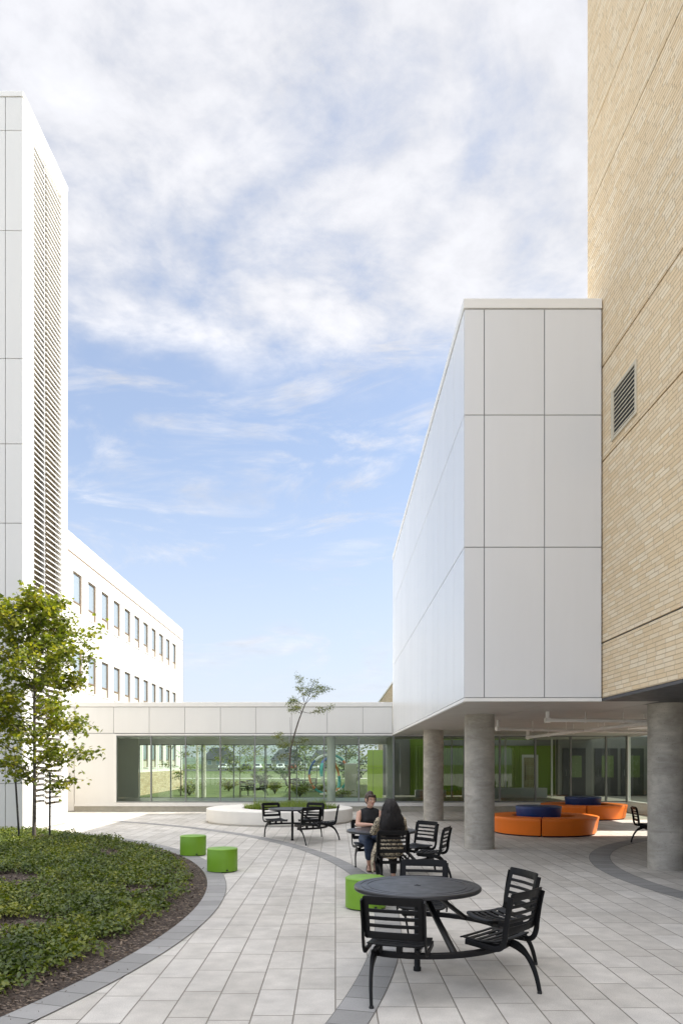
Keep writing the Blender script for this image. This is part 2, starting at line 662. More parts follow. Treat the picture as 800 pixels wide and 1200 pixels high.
# ------------------------------------------------------------------ ground
g = MB()
g.add([(-3000, -400, -.03), (3000, -400, -.03), (3000, 4000, -.03), (-3000, 4000, -.03)], [(0, 1, 2, 3)])
tag(g.build('ground', 'lawn_grass'), kind='structure')
g = MB()
g.add([(-45, -60, 0), (45, -60, 0), (45, 27.4, 0), (-45, 27.4, 0)], [(0, 1, 2, 3)])
tag(g.build('paving', 'paving_slabs'), kind='structure')


def band(name, cx, cy, r0, r1, a0, a1, z=.004):
    n = 160
    b = MB()
    V, F, U = [], [], []
    for k in range(n + 1):
        a = a0 + (a1 - a0) * k / n
        for r in (r0, r1):
            V.append((cx + r * math.cos(a), cy + r * math.sin(a), z))
            U.append((.0005 + (r - r0) / (r1 - r0) * .289, a * (r0 + r1) / 2))
    for k in range(n):
        F.append((2 * k, 2 * k + 1, 2 * k + 3, 2 * k + 2))
    b.add(V, F)
    o = b.build(name, 'band_slabs')
    uvl = o.data.uv_layers.new(name='UVMap')
    for lp in o.data.loops:
        uvl.data[lp.index].uv = U[lp.vertex_index]
    return tag(o, kind='structure')


band('paving_band', -15.5, 9.28, 15.97, 16.26, R(-55), R(60), .004)
band('paving_band', -13.5, 9.09, 11.75, 12.04, R(-75), R(75), .008)
band('paving_band', 12.3, 11.6, 7.52, 7.90, R(70), R(290), .004)

BC, BR = (-13.5, 9.09), 11.76


def bedz(x, y):
    e = BR - math.hypot(x - BC[0], y - BC[1])
    e = max(0, e)
    return .010 + .11 * (1 - math.exp(-e / .9)) + .03 * mnoise.noise((x * .9, y * .9, 3.1)) * min(1, e)


b = MB()
rs = [0, 1.5, 3, 4.5, 6] + [6 + .14 * i for i in range(1, 38)] + [11.45, 11.55, 11.64, 11.70, 11.74, BR]
n = 260
V = []
for r in rs:
    for k in range(n):
        a = 2 * PI * k / n
        x, y = BC[0] + r * math.cos(a), BC[1] + r * math.sin(a)
        V.append((x, y, bedz(x, y) if r > 4 else .12))
F = []
for i in range(len(rs) - 1):
    for k in range(n):
        k2 = (k + 1) % n
        F.append((i * n + k, (i + 1) * n + k, (i + 1) * n + k2, i * n + k2))
b.add(V, F)
tag(b.build('mulch_bed', 'mulch', smooth=60), kind='structure')


def inbed(x, y):
    return BR - math.hypot(x - BC[0], y - BC[1])


# ground cover: leafy clumps
P, S, NR = [], [], []
tries = 0
while tries < 26000:
    tries += 1
    y = random.uniform(4.6, 19.8)
    x = random.uniform(-.60 * y - .8, -1.6)
    e = inbed(x, y)
    if e < .28 or (x < -7.6 and y > 18.3):
        continue
    nz = mnoise.noise((x * .75, y * .75, .3)) + .6 * mnoise.noise((x * 2.1, y * 2.1, 5.0))
    if e < .62 and random.random() < .2 + (.62 - e) * 1.6:
        continue
    lim = -.36 if y > 7.0 else -.10
    if x < -4.2 and 8.5 < y < 12.5:
        lim = -.22
    if nz < lim:
        continue
    if random.random() > .42 + .28 * min(1, nz + .6):
        continue
    rad = random.uniform(.07, .15)
    hh = random.uniform(.06, .15) * (1.15 + 1.1 * mnoise.noise((x * 1.7, y * 1.7, 9.0))) * (1 if e > .8 else .75)
    k = random.randint(12, 19)
    z0 = bedz(x, y)
    for _ in range(k):
        a, q = random.uniform(0, 2 * PI), math.sqrt(random.random())
        P.append((x + rad * q * math.cos(a), y + rad * q * math.sin(a), z0 + .02 + hh * (1 - q * q * .75) * random.uniform(.65, 1.05)))
        S.append(random.choice((.030, .038, .045, .055, .065)) * random.uniform(.8, 1.15))
        NR.append((math.cos(a) * q * .8, math.sin(a) * q * .8, .3))
gc = leaves('ground_cover', DIAM, DIAM_F, np.array(P), S, 'cover_leaf', None, .45, np.array(NR))
tag(gc, 'low dark green leafy ground cover spreading over the mulch bed', 'ground cover', kind='stuff')
# loose bark chips on the mulch
P, S = [], []
for _ in range(9000):
    y = random.uniform(4.6, 16)
    x = random.uniform(-.55 * y - .5, -1.7)
    e = inbed(x, y)
    if e < -.22 or (e < .03 and random.random() < .90) or (e > 1.6 and random.random() < .6):
        continue
    P.append((x, y, bedz(x, y) + (.008 if e > 0 else .004)))
    S.append(random.uniform(.015, .05) if e > 0 else random.uniform(.008, .022))
t = NT('bark_chip')
gg = t.n('ShaderNodeNewGeometry')
t.set(Base_Color=t.mix(t.m('POWER', gg.outputs['Random Per Island'], 2.5), (.04, .027, .018), (.27, .20, .14)), Roughness=.9)
M['bark_chip'] = t.mat
ch = leaves('bark_chips', [(0, -.18, 0), (1, -.2, .15), (1, .15, .1), (.1, .2, 0)], [(0, 1, 2, 3)], np.array(P), S, 'bark_chip', None, .9)
tag(ch, 'loose brown bark chips scattered along the edge of the planting bed', 'bark chips', kind='stuff')


# ------------------------------------------------------------------ buildings
def panels_y(b, y0, xs, zs, gap=.014, t=.03, skip=None):
    """cladding panels on a face looking to -Y"""
    for i in range(len(xs) - 1):
        for j in range(len(zs) - 1):
            if skip and skip(i, j):
                continue
            b.box(xs[i] + gap / 2, xs[i + 1] - gap / 2, y0, y0 + t, zs[j] + gap / 2, zs[j + 1] - gap / 2)


def panels_x(b, x0, ys, zs, gap=.014, t=.03, skip=None):
    """cladding panels on a face looking along X; x0..x0+t"""
    for i in range(len(ys) - 1):
        for j in range(len(zs) - 1):
            if skip and skip(i, j):
                continue
            b.box(min(x0, x0 + t), max(x0, x0 + t), ys[i] + gap / 2, ys[i + 1] - gap / 2, zs[j] + gap / 2, zs[j + 1] - gap / 2)


def steps(a, b, s):
    n = max(1, round((b - a) / s))
    return [a + (b - a) * i / n for i in range(n + 1)]


SOF = 2.81
# ---- white cantilevered wing
WX, WY, WT = 2.10, 12.13, 9.39
wing = empty('white_wing', (3, 20, 0), 'white panelled upper wing raised on round concrete columns beside the brick tower', 'building')
zsW = [SOF + .06, 5.33, 7.49, 9.22]
b = MB()
panels_y(b, WY, [WX, 2.426, 3.41, 4.345], zsW)
panels_x(b, WX, steps(WY + .036, 27.3, 1.02), zsW)


def P0(o, par):
    """keep world coordinates while parenting to an empty that is moved/turned"""
    o.parent = par
    o.matrix_parent_inverse = Matrix.LocRotScale(par.location, par.rotation_euler, None).inverted()
    return o


P0(b.build('cladding', 'white_panel', bevel=.003), wing)
b = MB()
b.box(WX + .032, 4.34, WY + .032, 27.28, SOF + .03, 9.25)
b.box(4.35, 8.7, 12.9, 27.28, SOF + .03, 9.25)
P0(b.build('wall', 'grey_joint'), wing)
b = MB()
b.box(WX - .012, 4.345, WY - .012, 27.3, 9.232, WT)
b.box(4.352, 8.7, 12.9, 27.3, 9.232, WT - .004)
P0(b.build('coping', 'white_metal', bevel=.006), wing)
b = MB()
b.box(WX - .006, 4.345, WY - .006, WY + .05, SOF, SOF + .055)
b.box(WX - .006, WX + .05, WY + .052, 27.3, SOF, SOF + .055)
P0(b.build('trim', 'white_metal', bevel=.004), wing)
b = MB()
for xa, xb_ in ((WX + .055, 3.6), (3.612, 5.3), (5.312, 7.0), (7.012, 8.7)):
    for ya, yb in ((WY + .055, 17.2), (17.212, 22.2), (22.212, 27.28)):
        y0 = max(ya, 12.9) if xa > 4.3 else ya
        b.box(xa, xb_, y0, yb, SOF + .004, SOF + .028)
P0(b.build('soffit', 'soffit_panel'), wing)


def column(x, y, r, par):
    b = MB()
    prof = [(0, -.02), (r, -.02), (r, .02)] + [(r, .02 + .3 * i) for i in range(1, 10)] + [(r, SOF + .004), (0, SOF + .004)]
    b.lathe(prof, 56)
    o = b.build('column', 'column_concrete', smooth=40)
    o.location = (x, y, 0)
    return P0(o, par)


column(3.035, 15.69, .312, wing)
column(3.06, 23.25, .312, wing)


def pipe(pts, r, par):
    b = MB()
    b.tube(pts, r, 12)
    a, c = Vector(pts[0]), Vector(pts[1])
    dv = (c - a)
    L = dv.length
    b.tube([a - dv.normalized() * .05, a + dv.normalized() * .05], r * 1.5, 12)
    for k in range(1, 5):
        q = a + dv * (k / 5)
        b.tube([q, (q.x, q.y, SOF + .01)], .008, 6)
        b.tube([q - dv.normalized() * .015, q + dv.normalized() * .015], r * 1.3, 12)
    b.tube([a, (a.x, a.y, SOF + .01)], r, 10)
    P0(b.build('pipe', 'pipe_white', smooth=40), par)


pipe([at(583, 854, 17.6), (8.5, 19.6, 2.60)], .035, wing)
pipe([at(641, 844, 14.6), (8.0, 14.9, 2.63)], .035, wing)
pipe([at(618, 864, 23.6), (6.4, 13.2, 2.62)], .045, wing)

# ---- brick tower on the right
BX = 4.36
brick = empty('brick_tower', (8, 8, 0), 'tall buff brick tower at right with thin dark joints and a metal vent', 'building')
b = MB()
zz = [SOF + .045, 3.77, 6.73, 8.28, 11.34, 12.55, 15.6, 18.7, 22]
for i in range(len(zz) - 1):
    b.box(BX, 20, 1.0, 12.86, zz[i] + .015, zz[i + 1] - .015)
P0(b.build('wall', 'buff_brick'), brick)
b = MB()
b.box(BX + .03, 19.9, 1.05, 12.83, SOF + .05, 21.9)
P0(b.build('shelf_angle', 'dark_joint'), brick)
b = MB()
b.box(BX - .004, 20, 1.0, 12.86, SOF + .006, SOF + .05)
P0(b.build('soffit', 'charcoal'), brick)
b = MB()
b.box(BX - .05, 20.05, .95, 12.9, 22, 22.15)
P0(b.build('coping', 'white_metal'), brick)
b = MB()
b.box(12.6, 12.9, 1.5, 12.5, 0, SOF + .004)  # unseen wall added to block side light under the overhang
P0(b.build('light_block_wall', 'buff_brick'), brick)
column(5.655, 12.68, .312, brick)
column(5.655, 5.2, .312, brick)
# vent in the brick
vy0, vy1, vz0, vz1 = 10.74, 11.72, 6.87, 7.66
b = MB()
for (y0, y1, z0, z1) in ((vy0, vy1, vz1 - .05, vz1), (vy0, vy1, vz0, vz0 + .05), (vy0, vy0 + .06, vz0 + .05, vz1 - .05), (vy1 - .10, vy1, vz0 + .05, vz1 - .05)):
    b.box(BX - .02, BX + .02, y0, y1, z0, z1)
vent = P0(b.build('vent', 'vent_metal', bevel=.003), brick)
b = MB()
for k in range(10):
    z = vz0 + .075 + k * .068
    b.add([(BX - .016, vy0 + .06, z), (BX - .016, vy1 - .10, z), (BX - .008, vy1 - .10, z + .020), (BX - .008, vy0 + .06, z + .020),
           (BX - .010, vy0 + .06, z - .006), (BX - .010, vy1 - .10, z - .006), (BX - .0035, vy1 - .10, z + .014), (BX - .0035, vy0 + .06, z + .014)],
          [(0, 1, 2, 3), (4, 5, 6, 7), (0, 1, 5, 4), (2, 3, 7, 6), (0, 3, 7, 4), (1, 2, 6, 5)])
o = b.build('slats', 'vent_metal', vent)
b = MB()
b.box(BX - .003, BX + .01, vy0 + .05, vy1 - .09, vz0 + .04, vz1 - .04)  # flat black plate, dark of the opening put into its colour
b.build('dark_backing', 'rubber', vent)

# ---- white tower at left
TX, TY0, TY1, TT = -7.83, 18.62, 21.73, 18.64
tower = empty('white_tower', (-10, 20, 0), 'tall white panelled tower at left with a full-height louvre on its side', 'building')
zsT = [.06, 1.28, 3.40, 5.6, 7.81, 9.80, 11.94, 15.15, 17.66, 18.50]
b = MB()
panels_y(b, TY0, [-14, -12.5, -10.4, -8.27, TX], zsT, gap=.016)
ly0, ly1, lz0, lz1 = 19.27, 21.30, .62, 18.05
panels_x(b, TX, [TY0 + .036, ly0 - .02], [.06, 18.50], t=-.03)
panels_x(b, TX, [ly1 + .02, TY1], [.06, 18.50], t=-.03)
panels_x(b, TX, [ly0 - .02, ly1 + .02], [lz1 + .03, 18.50], t=-.03)
panels_x(b, TX, [ly0 - .02, ly1 + .02], [.06, .33, lz0 - .03], t=-.03)
P0(b.build('cladding', 'cream_panel', bevel=.003), tower)
b = MB()
b.box(-14, TX - .22, TY0 + .034, TY1, 0, 18.5)
b.box(TX - .22, TX - .034, TY0 + .034, ly0 - .005, 0, 18.5)
b.box(TX - .22, TX - .034, ly1 + .005, TY1, 0, 18.5)
b.box(TX - .22, TX - .034, ly0 - .005, ly1 + .005, 0, lz0 - .02)
b.box(TX - .22, TX - .034, ly0 - .005, ly1 + .005, lz1 + .02, 18.5)
P0(b.build('wall', 'grey_joint'), tower)
b = MB()
b.box(-14, TX + .012, TY0 - .012, TY1 + .01, 18.512, TT)
P0(b.build('coping', 'white_metal', bevel=.006), tower)
b = MB()
for (y0, y1, z0, z1) in ((ly0 - .015, ly0 + .03, lz0, lz1), (ly1 - .03, ly1 + .015, lz0, lz1), (ly0 + .03, ly1 - .03, lz0 - .02, lz0 + .03), (ly0 + .03, ly1 - .03, lz1 - .03, lz1 + .02)):
    b.box(TX - .20, TX + .004, y0, y1, z0, z1)
louv = P0(b.build('louvre', 'white_metal', bevel=.003), tower)
b = MB()
b.box(TX - .215, TX - .205, ly0, ly1, lz0, lz1)
b.build('back_plate', 'louvre_back', louv)
nsl = 118
ps = (lz1 - lz0 - .06) / nsl
for name, ya, yb, dz in (('slats', ly0 + .03, 20.10, 0.0), ('slats', 20.18, ly1 - .03, ps * .42)):
    b = MB()
    for k in range(nsl):
        z = lz0 + .03 + (k + .1) * ps + dz
        if z + ps > lz1 - .01:
            continue
        # inclined blade, outer lip low, inner edge high
        v = [(TX - .012, ya, z), (TX - .012, ya, z + .030), (TX - .13, ya, z + .105), (TX - .13, ya, z + .090)]
        v += [(q[0], yb, q[2]) for q in v]
        b.add(v, [(0, 1, 2, 3), (7, 6, 5, 4), (0, 4, 5, 1), (1, 5, 6, 2), (2, 6, 7, 3), (3, 7, 4, 0)])
    b.build(name, 'white_metal', louv)
b = MB()
b.box(TX - .17, TX - .05, 20.11, 20.17, lz0 + .03, lz1 - .03)
b.build('mullion', 'grey_joint', louv)
b = MB()
b.box(-14, TX - .01, TY0 + .02, TY1, -.02, .055)
P0(b.build('plinth', 'sill_concrete'), tower)

# ---- long white office block at left
K = 1.07
OX = -10.0 * K
OT = CAMZ + .8685 * 10 * K
OY0, OY1 = 21.74, 48.6 * K
off = empty('office_block', (-16, 36, 0), 'long white office block with rows of narrow windows behind the glass link', 'building')
wy0, wsp, ww = 28.34 * K, 1.727 * K, .985 * K
wins = [wy0 + i * wsp for i in range(11)]
rows = [(1.50, 3.10), (CAMZ + .279 * 10 * K, CAMZ + .431 * 10 * K), (CAMZ + .577 * 10 * K, CAMZ + .733 * 10 * K)]
zcop = CAMZ + .797 * 10 * K
b = MB()
edges = [OY0] + sum([[w, w + ww] for w in wins], []) + [OY1]
for i in range(0, len(edges), 2):
    b.box(OX - .16, OX, edges[i], edges[i + 1], 1.25, zcop - .008)
zs = [1.25] + sum([[a, c] for a, c in rows], []) + [zcop - .008]
for w in wins:
    for j in range(0, len(zs), 2):
        b.box(OX - .16, OX - .0005, w, w + ww, zs[j], zs[j + 1])
P0(b.build('wall', 'office_white'), off)
b = MB()
b.box(-26, OX - .165, OY0, OY1 - .01, 0, OT - .2)
P0(b.build('core', 'siding'), off)
b = MB()
b.box(-26, OX + .012, OY0, OY1 + .012, zcop + .008, OT)
P0(b.build('parapet', 'office_white', bevel=.01), off)
b = MB()
b.box(-25.9, OX + .004, OY0, OY1 + .004, zcop - .055, zcop + .02)
for k in range(7):
    y = (27.9 + 3.48 * k) * K
    b.box(OX - .01, OX + .003, y - .022, y + .022, 1.26, zcop - .06)
P0(b.build('joints', 'bronze_frame'), off)
b = MB()
b.box(OX - .16, OX + .06, OY0, OY1, -.02, 1.245)
P0(b.build('brick_base', 'base_brick'), off)


def office_window(y, z0, z1, proto=[None]):
    if proto[0] is None:
        h, w = z1 - z0, ww
        f = .055
        b = MB()
        zt = h * .27
        for (a, c, p, q) in ((0, f, 0, h), (w - f, w, 0, h), (f, w - f, 0, f * .7), (f, w - f, h - f, h), (f, w - f, zt - .025, zt + .025)):
            b.box(-.13, -.045, a, c, p, q)
        wn = b.build('window', 'bronze_frame', bevel=.004)
        b = MB()
        b.box(-.10, -.085, f, w - f, zt + .025, h - f)
        b.build('pane', 'window_pane', wn)
        b = MB()
        b.box(-.095, -.07, f, w - f, f * .7, zt - .025)
        b.build('spandrel', 'spandrel_beige', wn)
        b = MB()
        b.box(-.04, .03, -.02, w + .02, -.035, .004)
        b.build('sill', 'white_metal', wn)
        b = MB()
        b.box(-.112, -.101, f, w * .55, h * .5, h - f)
        b.build('blind', 'interior_white', wn)
        proto[0] = wn
        o = wn
    else:
        o = dup(proto[0], (0, 0, 0))
        o.scale.z = (z1 - z0) / (rows[0][1] - rows[0][0])
    o.location = (OX, y, z0)
    P0(o, off)


for z0, z1 in rows:
    for w in wins:
        office_window(w, z0, z1)

# ---- glass link and the glazing under the wing (one plane, Y = 27.3)
LY, LB, LZ0, LZ1, LT = 27.30, 30.70, .345, 2.79, 4.02
link = empty('glass_link', (-4, 29, 0), 'single storey white panelled link with a long band of green-tinted glazing', 'building')
b = MB()
xsL = [-10.68, -9.58, -8.14 + .0] + [-8.14 + 1.306 * k + 1.306 for k in range(7)] + [2.085]
panels_y(b, LY - .03, [x for x in xsL], [LZ1 + .09, 3.84])
panels_y(b, LY - .03, [-9.58, -8.10], [.21, LZ1 + .08])
panels_y(b, LY - .03, [-10.68, -9.58], [2.28, LZ1 + .08])
P0(b.build('cladding', 'cream_panel', bevel=.003), link)
b = MB()
b.box(-10.68, 2.09, LY - .05, LB + .05, 3.852, LT)
P0(b.build('coping', 'white_metal', bevel=.006), link)
b = MB()
b.box(-10.68, 2.09, LY + .002, LB, LZ1 + .06, 3.85)
b.box(-9.57, -8.12, LY + .002, LY + .18, LZ0, LZ1 + .058)
b.box(-10.68, -9.58, LY + .002, LY + .18, 2.28, LZ1 + .058)
P0(b.build('wall', 'grey_joint'), link)
b = MB()
b.box(-10.68, 2.09, LY + .1, LB - .1, LZ1 + .02, LZ1 + .055)
P0(b.build('ceiling', 'interior_white'), link)
b = MB()
b.box(-8.10, 2.09, LB - .06, LB + .06, 2.545, LZ1 + .018)
P0(b.build('header', 'interior_white'), link)
b = MB()
b.box(-9.58, 2.09, LY + .05, LB + .02, 0, LZ0 - .01)
P0(b.build('floor', 'interior_floor'), link)
b = MB()
b.box(-9.58, 10.73, LY - .02, LY + .05, -.02, .19)
P0(b.build('plinth', 'sill_concrete'), link)
b = MB()
b.box(-9.58, 10.73, LY - .06, LY + .05, .195, .26)
b.box(-8.10, 10.73, LY - .045, LY + .05, .262, LZ0 - .012)
P0(b.build('sill', 'white_metal', bevel=.004), link)
b = MB()
b.box(-8.135, -8.035, LY - .05, LY + .06, LZ0 - .01, LZ1 + .06)
b.box(-8.035, 2.09, LY - .05, LY + .06, LZ1 + .005, LZ1 + .06)
P0(b.build('frame', 'white_metal', bevel=.004), link)
b = MB()
b.box(-10.6, -8.12, LB - .1, LB, LZ0, LZ1 + .015)
b.box(-9.58, -9.48, LY + .2, LB - .1, LZ0, LZ1 + .015)
b.box(-8.125, -8.10, LB - .11, LB - .1, LZ0, LZ1 + .01)
P0(b.build('interior_wall', 'link_grey'), link)
# door at the left end
b = MB()
b.box(-10.62, -9.60, LY - .01, LY + .04, .02, 2.25)
door = P0(b.build('door', 'cream_panel', bevel=.004), link)
b = MB()
b.tube([(-9.74, LY - .06, 1.10), (-9.74, LY - .06, 1.42)], .014, 8)
b.tube([(-9.74, LY - .06, 1.12), (-9.74, LY - .005, 1.12)], .010, 8)
b.tube([(-9.74, LY - .06, 1.40), (-9.74, LY - .005, 1.40)], .010, 8)
b.build('handle', 'grey_metal', door)
# round interior column
b = MB()
b.lathe([(0, 0), (.16, 0), (.16, LZ1 + .02 - LZ0), (0, LZ1 + .02 - LZ0)], 32, (-.16, LY + .75, LZ0 - .01))
P0(b.build('column', 'interior_white', smooth=40), link)


def bay(x0, x1, y, z0, z1, par, gmat, fr='grey_metal', side=False, fw=.022):
    """one glazed bay: frame > pane"""
    b = MB()
    for (a, c, p, q) in ((x0, x0 + fw, z0, z1), (x1 - fw, x1, z0, z1), (x0 + fw, x1 - fw, z0, z0 + fw * 1.4), (x0 + fw, x1 - fw, z1 - fw * 1.4, z1)):
        if side:
            b.box(y - .05, y + .05, a, c, p, q)
        else:
            b.box(a, c, y - .05, y + .05, p, q)
    w = P0(b.build('window', fr), par)
    b = MB()
    if side:
        b.add([(y, x0 + fw, z0 + fw), (y, x1 - fw, z0 + fw), (y, x1 - fw, z1 - fw), (y, x0 + fw, z1 - fw)], [(0, 1, 2, 3)])
    else:
        b.add([(x0 + fw, y, z0 + fw), (x1 - fw, y, z0 + fw), (x1 - fw, y, z1 - fw), (x0 + fw, y, z1 - fw)], [(0, 1, 2, 3)])
    b.build('pane', gmat, w)
    return w


mx = [-8.035 + 1.2695 * k for k in range(9)]
for k in range(8):
    bay(mx[k], mx[k + 1] if k < 7 else 2.12, LY, LZ0, LZ1, link, 'link_glass')
bx = [-8.10 + 1.30 * k for k in range(8)]
for k in range(7):
    bay(bx[k], bx[k + 1], LB, LZ0 - .02, 2.545, link, 'link_glass', 'grey_metal')

pav = empty('glazed_pavilion', (6, 30, 0), 'dark glazed ground floor under the white wing showing a lime green wall inside', 'building')
px_ = [2.13, 3.43, 4.73, 6.03, 7.33, 8.63, 9.93, 10.70]
for k in range(7):
    bay(px_[k], px_[k + 1], LY, LZ0, LZ1, pav, 'pavilion_glass', 'grey_metal', fw=.03)
for ya, yb in ((23.6, 25.4), (25.4, 27.2)):
    bay(ya, yb, 10.73, LZ0, LZ1, pav, 'pavilion_glass', 'white_metal', True, fw=.04)
b = MB()
b.box(10.70, 10.80, 27.21, 27.36, .19, SOF)
b.box(2.13, 10.70, LY - .055, LY + .055, LZ1 + .004, SOF + .0)
b.box(10.67, 10.79, 23.55, 27.2, LZ1 + .004, SOF)
b.box(10.66, 10.80, 23.55, 27.2, 0, LZ0 - .004)
P0(b.build('frame', 'white_metal', bevel=.004), pav)
b = MB()
b.box(8.712, 11.2, 22.6, 33.6, SOF + .004, 3.25)
b.box(2.10, 8.70, 27.37, 32.3, SOF + .004, 3.25)  # stops short of the green wall, gap shaped to let daylight in
b.box(8.712, 12.5, 12.9, 18.6, SOF + .004, 3.25)  # unseen slabs from here down, added to shape the sun patch
b.box(8.712, 12.5, 20.0, 20.5, SOF + .004, 3.25)
b.box(9.75, 12.5, 20.52, 22.58, SOF + .004, 3.25)
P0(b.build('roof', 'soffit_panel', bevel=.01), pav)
b = MB()
b.box(2.10, 14, LY + .06, 33.4, 0, LZ0 - .012)
b.box(10.81, 14, 23.5, LY + .06, 0, LZ0 - .012)
P0(b.build('floor', 'interior_floor'), pav)
b = MB()
b.box(3.3, 8.25, 33.0, 33.1, LZ0, 3.3)
b.box(8.98, 9.75, 33.0, 33.1, LZ0, 3.3)
b.box(8.25, 8.98, 33.0, 33.1, 2.15, 3.3)
for k in range(42):
    x = 3.32 + k * .118
    if x < 8.2:
        b.box(x, x + .10, 32.965, 33.0, LZ0, 2.55)
P0(b.build('green_wall', 'shaded_lime_wall', bevel=.004), pav)
b = MB()
b.box(9.76, 14, 32.6, 33.0, LZ0, 2.95)
b.box(2.10, 2.2, 27.5, 31.0, LZ0, SOF)
b.box(2.10, 3.29, 32.9, 33.0, LZ0, 3.3)
b.box(13.9, 14, 27.4, 32.6, LZ0, 2.95)
b.box(4.3, 9.7, 32.95, 33.0, 2.55, 2.80)
P0(b.build('interior_wall', 'interior_grey'), pav)
b = MB()
b.box(12.55, 12.8, 12.95, 23.4, 0, SOF + .002)  # unseen wall added to keep the space under the canopy darker
P0(b.build('wall', 'interior_grey'), pav)
b = MB()
b.box(5.2, 8.6, 30.2, 30.6, LZ0, LZ0 + .42)
b.box(3.4, 4.7, 31.6, 32.0, LZ0, LZ0 + .28)
P0(b.build('counter', 'interior_white', bevel=.01), pav)
for xa in (8.26,):
    b = MB()
    b.box(xa, xa + .09, 32.95, 33.05, LZ0, 2.14)
    b.box(xa + .63, xa + .72, 32.95, 33.05, LZ0, 2.14)
    b.box(xa + .09, xa + .63, 32.95, 33.05, 2.02, 2.14)
    b.box(xa + .09, xa + .63, 32.95, 33.05, LZ0, LZ0 + .14)
    dr = P0(b.build('door', 'interior_white', bevel=.004), pav)
    b = MB()
    b.add([(xa + .09, 33, LZ0 + .14), (xa + .63, 33, LZ0 + .14), (xa + .63, 33, 2.02), (xa + .09, 33, 2.02)], [(0, 1, 2, 3)])
    b.build('pane', 'link_glass', dr)
    b = MB()
    b.tube([(xa + .15, 32.90, 1.0), (xa + .15, 32.90, 1.7)], .018, 8)
    b.tube([(xa + .15, 32.90, 1.05), (xa + .15, 32.96, 1.05)], .012, 6)
    b.tube([(xa + .15, 32.90, 1.65), (xa + .15, 32.96, 1.65)], .012, 6)
    b.build('handle', 'charcoal', dr)
for xa in (9.95, 11.35, 12.5):
    b = MB()
    b.box(xa, xa + 1.0, 32.55, 32.60, LZ0, 2.42)
    dr = P0(b.build('door', 'charcoal', bevel=.004), pav)
    b = MB()
    b.box(xa + .3, xa + .82, 32.54, 32.55, 1.15, 2.1)
    b.build('pane', 'door_pane', dr)
    b = MB()
    b.tube([(xa + .12, 32.50, 1.2), (xa + .12, 32.50, 1.5)], .015, 8)
    b.tube([(xa + .12, 32.50, 1.22), (xa + .12, 32.55, 1.22)], .01, 6)
    b.build('handle', 'grey_metal', dr)
for xa in (4.85, 6.05, 7.1, 9.05):
    b = MB()
    b.box(xa, xa + .07, 31.2, 31.27, LZ0, SOF)
    P0(b.build('post', 'interior_white'), pav)

# lime panelled garden-side wall seen through the right end of the link
gw = empty('lime_green_wall', (1.9, 34.2, 0), 'lime green panelled wall seen through the right end of the glass link', 'wall')
b = MB()
panels_y(b, 34.0, [1.45, 1.72, 2.35], [-.02, 1.55, 2.38], gap=.012)
P0(b.build('panels', 'lime_wall', bevel=.003), gw)
b = MB()
b.box(1.46, 2.34, 34.032, 34.14, -.02, 2.37)
P0(b.build('backing', 'grey_joint'), gw)
o = MB().box(.52, 1.16, 40.0, 43.0, -.02, 1.75).build('utility_cabinet', 'siding', bevel=.02)
tag(o, 'plain grey utility box standing on the lawn behind the glass link', 'cabinet')

# beige block far behind
far = empty('beige_block', (7, 48, 0), 'beige block peeking over the link beside the white wing', 'building')
b = MB()
b.box(3.5, 14, 34.5, 61, -.02, 6.62)
P0(b.build('wall', 'base_brick'), far)
b = MB()
b.box(3.45, 14.05, 34.45, 61.05, 6.62, 6.76)
P0(b.build('coping', 'white_metal'), far)


